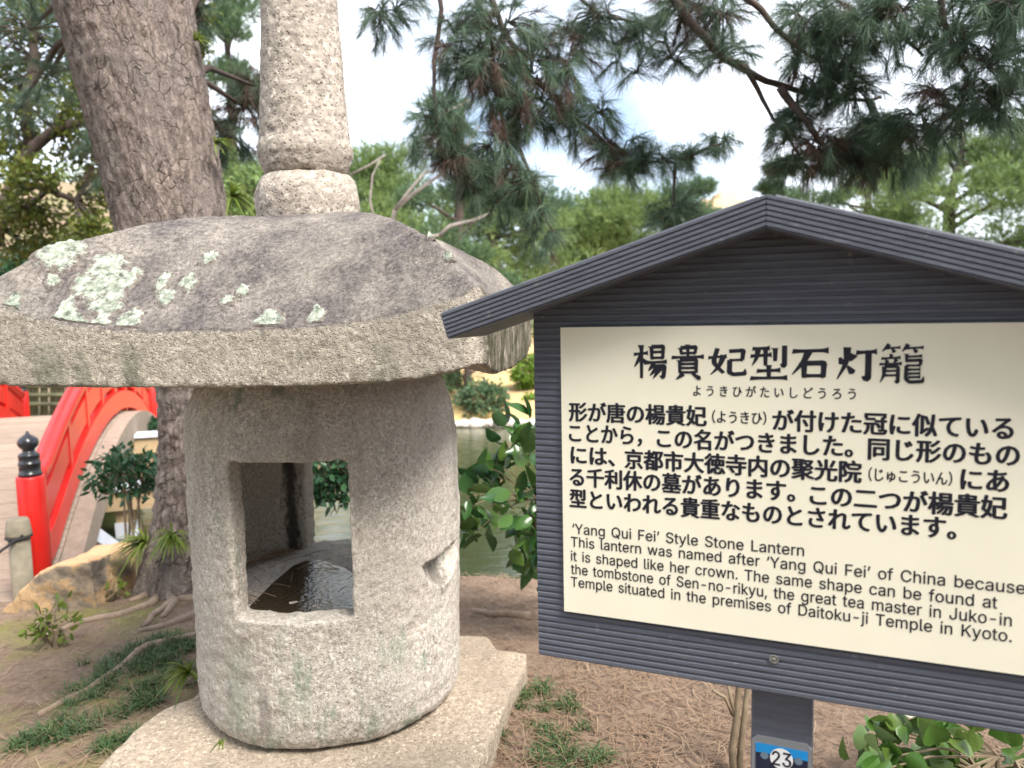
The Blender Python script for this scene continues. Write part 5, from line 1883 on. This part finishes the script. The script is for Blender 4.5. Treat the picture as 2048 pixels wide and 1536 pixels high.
# ------------------------------------------------------------------ turf, tufts, litter
def blades(C, per, L, W, rng):
    n = len(C) * per
    P = np.repeat(C, per, 0) + np.c_[rng.normal(size=(n, 2)) * .012, np.zeros(n)]
    d = unit(np.c_[rng.normal(size=(n, 2)) * .55, rng.uniform(.35, 1, n)])
    l = L * rng.uniform(.5, 1.15, (n, 1))
    s = unit(np.cross(d, np.array([0, 0, 1.0]) + rng.normal(size=(n, 3)) * .2)) * W / 2
    mid = P + d * l * .55
    tip = P + d * l + np.c_[d[:, :2] * l * .35, -l * .35]
    a = np.stack([P - s, P + s, mid + s * .8, mid - s * .8], 1)
    b = np.stack([mid - s * .8, mid + s * .8, tip + s * .08, tip - s * .08], 1)
    return np.stack([a, b], 1).reshape(-1, 4, 3)


def blade_mesh(name, Q, mat, parent=None):
    """pairs of quads joined into one strip per blade"""
    N = len(Q) // 2
    a, b = Q[0::2], Q[1::2]
    V = np.concatenate([a, b[:, 2:4]], 1)        # 6 verts
    me = bpy.data.meshes.new(name)
    me.vertices.add(N * 6)
    me.vertices.foreach_set('co', np.ascontiguousarray(V, np.float32).ravel())
    base = np.arange(N)[:, None] * 6
    idx = np.concatenate([base + np.array([[0, 1, 2, 3]]), base + np.array([[3, 2, 4, 5]])], 1).astype(np.int32)
    me.loops.add(N * 8)
    me.loops.foreach_set('vertex_index', idx.ravel())
    me.polygons.add(N * 2)
    me.polygons.foreach_set('loop_start', np.arange(0, N * 8, 4, dtype=np.int32))
    me.update()
    return link(name, me, mat, parent)


def build_turf():
    rng = np.random.default_rng(8)
    C = []
    for (x0, y0, x1, y1, w, n) in ((60, 1490, 240, 1440, 20, 24), (130, 1420, 330, 1300, 24, 62), (250, 1440, 400, 1340, 20, 34), (330, 1310, 400, 1300, 14, 20), (190, 1520, 260, 1480, 14, 12), (300, 1350, 380, 1300, 16, 20),
                                   (20, 1500, 120, 1470, 12, 20)):
        for i in range(n):
            f = rng.uniform()
            px, py = x0 + (x1 - x0) * f + rng.normal() * w, y0 + (y1 - y0) * f + rng.normal() * w * .5
            p = onz(px, py, .02)
            C.append((p.x, p.y, gz(p.x, p.y) - .004))
    o = blade_mesh('turf', blades(np.array(C), 24, .065, .0035, rng), M['turf'])
    tag(o, 'straggling dark green dwarf grass left of the lantern', 'grass', kind='stuff')
    # separate tufts right of the lantern
    proto = blade_mesh('grass_tuft', blades(np.zeros((3, 3)) + np.c_[rng.normal(size=(3, 2)) * .018, np.zeros(3)], 38, .062, .0034, rng), M['turf'])
    spots = [(1078, 1385, 1.15, 'grass tuft beside the corner of the footing slab, farthest up the slope'), (1035, 1405, .9, 'grass tuft touching the right edge of the footing slab'),
             (1095, 1412, .8, 'narrow grass tuft in the middle of the needle-strewn slope'), (1138, 1410, .95, 'grass tuft with straw at its foot, the nearest to the sign board'),
             (1085, 1452, .9, 'grass tuft below the straw, halfway between slab and sign post'), (1165, 1448, .7, 'small grass tuft lying toward the sign post'),
             (1115, 1478, 1.1, 'pale-tipped grass tuft near the lower picture edge'), (980, 1480, .9, 'grass tuft squeezed against the near edge of the footing slab'),
             (1080, 1508, 1.0, 'grass tuft at the lower picture edge near the slab'), (1180, 1508, 1.3, 'largest grass tuft at the lower picture edge toward the sign post'), (1130, 1528, .9, 'lowest grass tuft in the picture')]
    for i, (px, py, s, lab) in enumerate(spots):
        o = proto if i == 0 else proto.copy()
        if i:
            COL.objects.link(o)
        p = onz(px, py + 12, .02)
        o.location = (p.x, p.y, gz(p.x, p.y) - .004)
        o.rotation_euler = (0, 0, i * 1.3)
        o.scale = (s, s, s)
        tag(o, lab, 'grass', 'grass tufts right of the lantern')
    # needle litter
    n = 19000
    px = rng.uniform(-100, 2200, n)
    py = rng.uniform(1130, 1700, n)
    dens = rng.uniform(size=n)
    pts = []
    for x, y, d in zip(px, py, dens):
        p = onz(x, y, .02)
        if p.y > 4.2 or (x < 380 and d > .30):
            continue
        if x > 380 and noise.noise(p * 1.6) < -.25 and d > .35:
            continue
        pts.append((p.x, p.y, gz(p.x, p.y)))
    P = np.array(pts)
    n = len(P)
    a = rng.uniform(0, 6.28, n)
    l = rng.uniform(.03, .085, (n, 1))
    d = np.c_[np.cos(a), np.sin(a), rng.normal(size=n) * .12] * l
    s = np.c_[-np.sin(a), np.cos(a), np.zeros(n)] * .0011
    up = np.array([0, 0, 1.0]) * rng.uniform(.004, .016, (n, 1))
    z = P + up
    bend = np.c_[-np.sin(a), np.cos(a), np.zeros(n)] * (rng.normal(size=(n, 1)) * .008)
    v0, v1, v2 = z - d / 2, z + bend + up * .4, z + d / 2
    A = np.stack([v0 - s, v0 + s, v1 + s, v1 - s], 1)
    B = np.stack([v1 - s, v1 + s, v2 + s, v2 - s], 1)
    o = blade_mesh('needle_litter', np.stack([A, B], 1).reshape(-1, 4, 3), M['litter'])
    tag(o, 'tan fallen pine needles scattered over the bare earth', 'pine needles', kind='stuff')


build_turf()


# ------------------------------------------------------------------ far bank: stones, fence, trees, building
def build_far():
    rng = random.Random(4)
    proto = None
    for i in range(17):
        px = 905 + i * 14 + rng.uniform(-4, 4)
        x = (px - 1024) / FPX * 12.25
        yf = lerp_table(FARSH, x) + .25 * noise.noise(Vector((x * .8, 0, 9)))
        s = rng.uniform(.07, .13)
        bm = bmesh.new()
        bmesh.ops.create_icosphere(bm, subdivisions=3, radius=1)
        for v in bm.verts:
            v.co *= 1 + .35 * noise.noise(v.co * 1.3 + Vector((i * 3, 0, 0)))
            v.co = Vector((v.co.x * s * 1.3, v.co.y * s, v.co.z * s * .8))
        me = bpy.data.meshes.new('shore_stone')
        bm.to_mesh(me)
        bm.free()
        me.polygons.foreach_set('use_smooth', [True] * len(me.polygons))
        o = link('shore_stone', me, M['shore'])
        o.location = (x, yf - .22, WATER_Z + .05)
        tag(o, 'pale stone in the row edging the far shore of the pond', 'stone', 'edging stones along the far shore')
    # bamboo fence beyond the bridge
    root = empty('bamboo_fence', at(110, 800, 11.3))
    tag(root, 'dark old bamboo lattice fence beyond the bridge deck', 'fence')
    for k, name in ((0, 'rail'), (1, 'rail'), (2, 'rail')):
        a, b = at(-60, 772 + k * 18, 11.3), at(330, 772 + k * 18, 11.3)
        MB().tube([a, b], .03, 8).build(name, M['bamboo'], root, True)
    m = MB()
    for i in range(60):
        x = -55 + i * 6.5 + rng.uniform(-1.5, 1.5)
        a, b = at(x, 830, 11.35), at(x + rng.uniform(-2, 2), 738, 11.35)
        m.tube([a, b], .022, 6)
    m.build('stakes', M['bamboo'], root, True)

    def pine(name, label, x, y, h, r, pads, mat, seed, trunk_r=.14, lean=0.0, per=110, L=.17, W=.022, bark='limb', low=.3, group=None, dead=0, ground=None):
        rr = np.random.default_rng(seed)
        zg = gz(x, y) if ground is None else ground
        root = empty(name, (x, y, zg))
        tag(root, label, 'pine tree' if 'pine' in name else 'tree', group)
        top = Vector((x + lean, y, zg + h))
        path = [Vector((x, y, zg - .3)), Vector((x + lean * .2 + rr.normal() * .1, y, zg + h * .35)), Vector((x + lean * .6 + rr.normal() * .15, y + .1, zg + h * .7)), top]
        MB().tube(path, [trunk_r, trunk_r * .8, trunk_r * .5, trunk_r * .2], 10).build('trunk', M[bark], root, True)
        lim = MB()
        tr = []
        for i in range(pads):
            f = low + (1 - low) * (i + .5) / pads
            a = rr.uniform(0, 6.28)
            rad = r * (1.05 - .75 * ((f - low) / (1 - low)) ** 1.6) * rr.uniform(.35, 1)
            k = min(2, int(f * 3))
            b = path[k].lerp(path[k + 1], f * 3 - k)
            c = b + Vector((math.cos(a) * rad, math.sin(a) * rad, rr.uniform(-.05, .12) * h * .5))
            lim.tube([b - Vector((0, 0, .05 * h)), b.lerp(c, .5) + Vector((0, 0, -.02 * h)), c], [trunk_r * .32, trunk_r * .2, trunk_r * .08], 5)
            sx = r * rr.uniform(.28, .5)
            N = int(per * rr.uniform(.7, 1.3))
            q = ball(N, rr) * np.array([sx, sx, sx * .42])
            q[:, 2] += .15 * sx * rr.normal(size=N)
            P = np.array(c) + q
            A = unit(q * np.array([1, 1, 2]) / sx + np.array([0, 0, .7]) + rr.normal(size=q.shape) * .3)
            tr.append(needle_tufts(P, A, 9, L, W, rr, (10, 75)))
        lim.build('limb', M[bark], root, True)
        np_mesh('crown', np.concatenate(tr), 3, mat, root)
        return root

    def px_xy(px, Y):
        return (px - 1024) / FPX * Y

    def to_top(px, ytop, Y):
        return at(px, ytop, Y).z - gz((px - 1024) / FPX * Y, Y)

    # pines across the pond, left to right; each has its own height and habit
    pine('pine_tree', 'blue-green pine with grey dead boughs across the pond, above the lantern roof', px_xy(905, 14), 14, to_top(905, 225, 14), 1.25, 15, M['pine_mid'], 31, .15, .3, 150, .16, .016, low=.25)
    pine('pine_tree', 'low blue-green pine leaning over the far shore just right of the lantern', px_xy(930, 12.9), 12.9, 1.9, .85, 9, M['pine_mid'], 32, .08, -.15, 130, .13, .014, low=.15)
    pine('pine_tree', 'pale yellow-green pine filling the gap right of the lantern spire', px_xy(770, 20), 20, to_top(770, 320, 20), 2.1, 24, M['pine_far'], 33, .18, .2, 130, .22, .026, low=.2)
    pine('pine_tree', 'bushy yellow-green pine behind the right edge of the lantern roof', px_xy(1000, 21), 21, to_top(1000, 375, 21), 2.2, 24, M['pine_far'], 34, .18, 0, 140, .22, .026, low=.1)
    pine('pine_tree', 'layered yellow-green pine left of the sign gable, far across the pond', px_xy(1215, 24), 24, to_top(1215, 395, 24), 2.4, 24, M['pine_far'], 35, .2, .3, 140, .25, .03, low=.15)
    pine('pine_tree', 'rounded green pine left of the tan building', px_xy(1380, 27), 27, to_top(1380, 372, 27), 1.7, 13, M['pine_mid'], 36, .2, 0, 150, .25, .03, low=.15)
    pine('pine_tree', 'green pine between the lantern roof and the sign gable, in the second row', px_xy(1120, 28), 28, to_top(1120, 415, 28), 2.9, 24, M['pine_mid'], 37, .2, 0, 130, .27, .032, low=.1)
    pine('pine_tree', 'dark green pine just right of the tan building', px_xy(1555, 24), 24, to_top(1555, 320, 24), 1.3, 10, M['pine_mid'], 38, .16, 0, 130, .22, .028, low=.2)
    pine('pine_tree', 'open pine with two thin bare trunks behind the sign ridge', px_xy(1715, 20), 20, to_top(1715, 260, 20), 1.5, 11, M['pine_mid'], 39, .14, .4, 90, .22, .026, low=.5)
    pine('pine_tree', 'broad bright yellow-green pine behind the right slope of the sign roof', px_xy(1900, 17), 17, to_top(1900, 270, 17), 2.3, 22, M['pine_far'], 40, .22, .2, 170, .19, .020, low=.15)
    pine('pine_tree', 'bright yellow-green pine at the right picture edge', px_xy(2075, 16), 16, to_top(2075, 250, 16), 1.9, 18, M['pine_far'], 41, .2, -.1, 170, .18, .020, low=.15)
    pine('pine_tree', 'small yellow-green pine low between the two bright right-hand pines', px_xy(1800, 19), 19, to_top(1800, 325, 19), 1.7, 14, M['pine_far'], 42, .14, 0, 150, .20, .022, low=.1)
    pine('pine_tree', 'yellow-green pine seen between the leaning trunk and the spire', px_xy(505, 19), 19, to_top(505, 330, 19), 1.5, 13, M['pine_far'], 43, .16, 0, 130, .22, .026, low=.1)
    pine('pine_tree', 'dusky green pine rising behind the leaning trunk, left of the spire', px_xy(480, 25), 25, 6.8, 1.7, 13, M['pine_mid'], 44, .18, .1, 130, .25, .03, low=.3)

    # unseen pines added behind the viewpoint to block low sky light
    for k, (x, y, h) in enumerate(((-5.5, -5.0, 8.0), (-1.5, -6.0, 9.0), (3.0, -5.8, 8.5), (7.0, -3.5, 8.0))):
        pine('pine_tree', ['pine behind the viewpoint toward the bridge side', 'tallest pine straight behind the viewpoint', 'pine behind the viewpoint and right of the tallest one', 'pine beside the viewpoint beyond the sign'][k], x, y, h, 2.7, 20, M['pine_mid'], 80 + k, .2, 0, 60, .5, .09, low=.12)

    # dead grey boughs over the lantern roof
    root = empty('dead_branch', at(800, 430, 12))
    tag(root, 'bare silver-grey dead branches forking above the lantern roof', 'branch')
    m = MB()
    for pts, r in (([(765, 640), (772, 520), (790, 420), (830, 385), (880, 350), (905, 325)], .05), ([(790, 420), (820, 380), (850, 345), (880, 340)], .03), ([(700, 350), (740, 330), (770, 310)], .018), ([(765, 520), (740, 400), (745, 350), (760, 320)], .02),
                   ([(880, 470), (900, 452), (950, 440), (985, 425)], .035), ([(860, 250), (890, 225), (940, 200)], .02), ([(900, 325), (930, 300), (960, 250)], .018), ([(772, 520), (830, 480), (880, 470)], .035)):
        m.tube([at(a, b, 12 + .1 * i) for i, (a, b) in enumerate(pts)], [r * (1 - .13 * i) for i in range(len(pts))], 7)
    m.build('branch', M['dead_wood'], root, True)

    # broadleaf tree and hillside shrubs on the left
    rr = np.random.default_rng(60)
    x, y = px_xy(20, 9.5) - .4, 9.5
    root = empty('broadleaf_tree', (x, y, gz(x, 12.5)))
    root.location.z = -.4
    tag(root, 'small-leaved evergreen tree with dark twisted limbs left of the leaning pine', 'tree')
    lim = MB()
    def P(px, py, Y=9.5):
        return at(px, py, Y)
    limbs = [([(-60, 900), (-50, 700), (-30, 520), (20, 390), (60, 300), (110, 260), (200, 230)], .14), ([(20, 390), (70, 370), (115, 385)], .06), ([(60, 300), (50, 200), (70, 120), (60, 20)], .07),
             ([(110, 260), (160, 180), (170, 100), (220, 40)], .05), ([(-30, 520), (-60, 400), (-80, 200)], .08), ([(-30, 470), (60, 410), (95, 380), (150, 400)], .05), ([(200, 230), (240, 200), (290, 190)], .03)]
    hub = []
    for pts, r in limbs:
        w = [P(a, b) for a, b in pts]
        lim.tube(w, [r * (1 - .11 * i) for i in range(len(w))], 8)
        for a, b in zip(w[1:], w[2:]):
            hub += [a, b, a.lerp(b, .5)]
    lim.build('trunk', M['limb'], root, True)
    quads = []
    tw = MB()
    cl = [(40, 20, 60, 50), (150, 30, 70, 40), (90, 130, 80, 55), (180, 130, 45, 55), (20, 170, 50, 60), (100, 220, 80, 45), (170, 200, 45, 50), (30, 280, 50, 50), (150, 290, 50, 45), (60, 350, 60, 40), (190, 380, 35, 60),
          (120, 440, 70, 40), (40, 430, 50, 40), (180, 470, 40, 40), (60, 500, 60, 30), (230, 60, 40, 60), (-40, 100, 60, 100), (-40, 300, 60, 100), (220, 270, 25, 50), (390, 90, 22, 50), (395, 30, 25, 30)]
    for cx, cy, rx, ry in cl:
        Y = 9.5 + rr.uniform(-.6, .9)
        c = np.array(P(cx, cy, Y))
        s = np.array([rx, 0, ry]) / FPX * Y
        s[1] = s[0]
        q = c + ball(75, rr) * s
        h = min(hub, key=lambda a: (a - Vector(c)).length)
        for t_ in q[:14]:
            tw.tube([h, h.lerp(Vector(t_), .6) + Vector((0, 0, .05)), Vector(t_)], [.012, .008, .004], 4)
        pp = np.repeat(q, 7, 0) + rr.normal(size=(75 * 7, 3)) * .06
        quads.append(leaf_quads(pp, rdir(len(pp), rr) + np.array([0, 0, -.2]), .075, .04, rr))
    tw.build('twigs', M['twig'], root)
    leaf_mesh('crown', np.concatenate(quads), M['broad'], root)

    for i, (px, py, Y, s, lab, mt) in enumerate([
            (30, 500, 19, 1.0, 'green shrub low on the hillside at the left picture edge', 'broad'), (95, 470, 21, .9, 'yellow-green shrub on the brown hillside under the broadleaf tree', 'broad'),
            (160, 440, 22, 1.1, 'olive shrub on the hillside just left of the leaning pine', 'broad'), (200, 500, 18, .6, 'small shrub right above the lantern roof edge, left of the pine', 'broad'),
            (60, 400, 26, 1.4, 'tall shrub higher up the brown hillside', 'pine_far'), (180, 380, 28, 1.5, 'tall shrub on the hill crest behind the leaning pine', 'pine_far'),
            (310, 830, 12.5, .5, 'dark green bush on the far shore between bridge and pine trunk', 'bush_dark'), (330, 890, 9.0, .4, 'dark bush in the gap between bridge arch and pine trunk', 'bush_dark'),
            (20, 440, 27, 1.3, 'pale shrub at the top of the hillside, left picture edge', 'pine_far'), (120, 520, 17.5, .8, 'olive shrub low on the hillside between lantern roof and broadleaf tree', 'broad'), (225, 420, 24, 1.2, 'shrub touching the left edge of the leaning trunk', 'broad'),
            (60, 540, 16, .6, 'dark shrub peeping over the left corner of the lantern roof', 'bush_dark'), (520, 395, 16.0, .8, 'bright green shrub between fern tuft and spire', 'pine_far'),
            (965, 800, 12.6, .45, 'blue-green shrub overhanging the far shore beside the lantern body', 'pine_mid'), (1010, 690, 19, 1.2, 'olive shrub at the top of the sunlit far slope', 'broad'), (1090, 700, 18, 1.0, 'green shrub on the far slope behind the sign', 'pine_mid'),
            (110, 745, 16.5, .9, 'dark hedge bush behind the bamboo fence', 'bush_dark'), (-20, 740, 17, 1.0, 'dark bush behind the far bridge post', 'bush_dark')]):
        c = at(px, py, Y)
        leafy('shrub', lab, 'shrub', c, (s, s * .8, s * .75), 1500, .13 if Y > 15 else .08, .07 if Y > 15 else .04, M[mt], 70 + i, 5)

    # far building above the trees
    c = at(1448, 420, 70)
    w = 85 / FPX * 70
    root = empty('building', (c.x, c.y, 0))
    tag(root, 'distant tan apartment block rising above the trees left of the sign ridge', 'building')
    zt = at(1450, 398, 70).z
    MB().box((c.x, c.y + 3, zt / 2), (w, 6, zt)).build('wall', M['wall_far'], root)
    MB().box((c.x + w * .22, c.y + 3, zt + .45), (w * .4, 3, .9)).build('roof_block', M['wall_far'], root)
    for k in range(4):
        for j in range(4):
            MB().box((c.x - w * .36 + k * w * .24, c.y - .02, zt - 1.3 - j * 2.6), (.75, .12, 1.0)).build('window', M['glass_far'], root)


build_far()
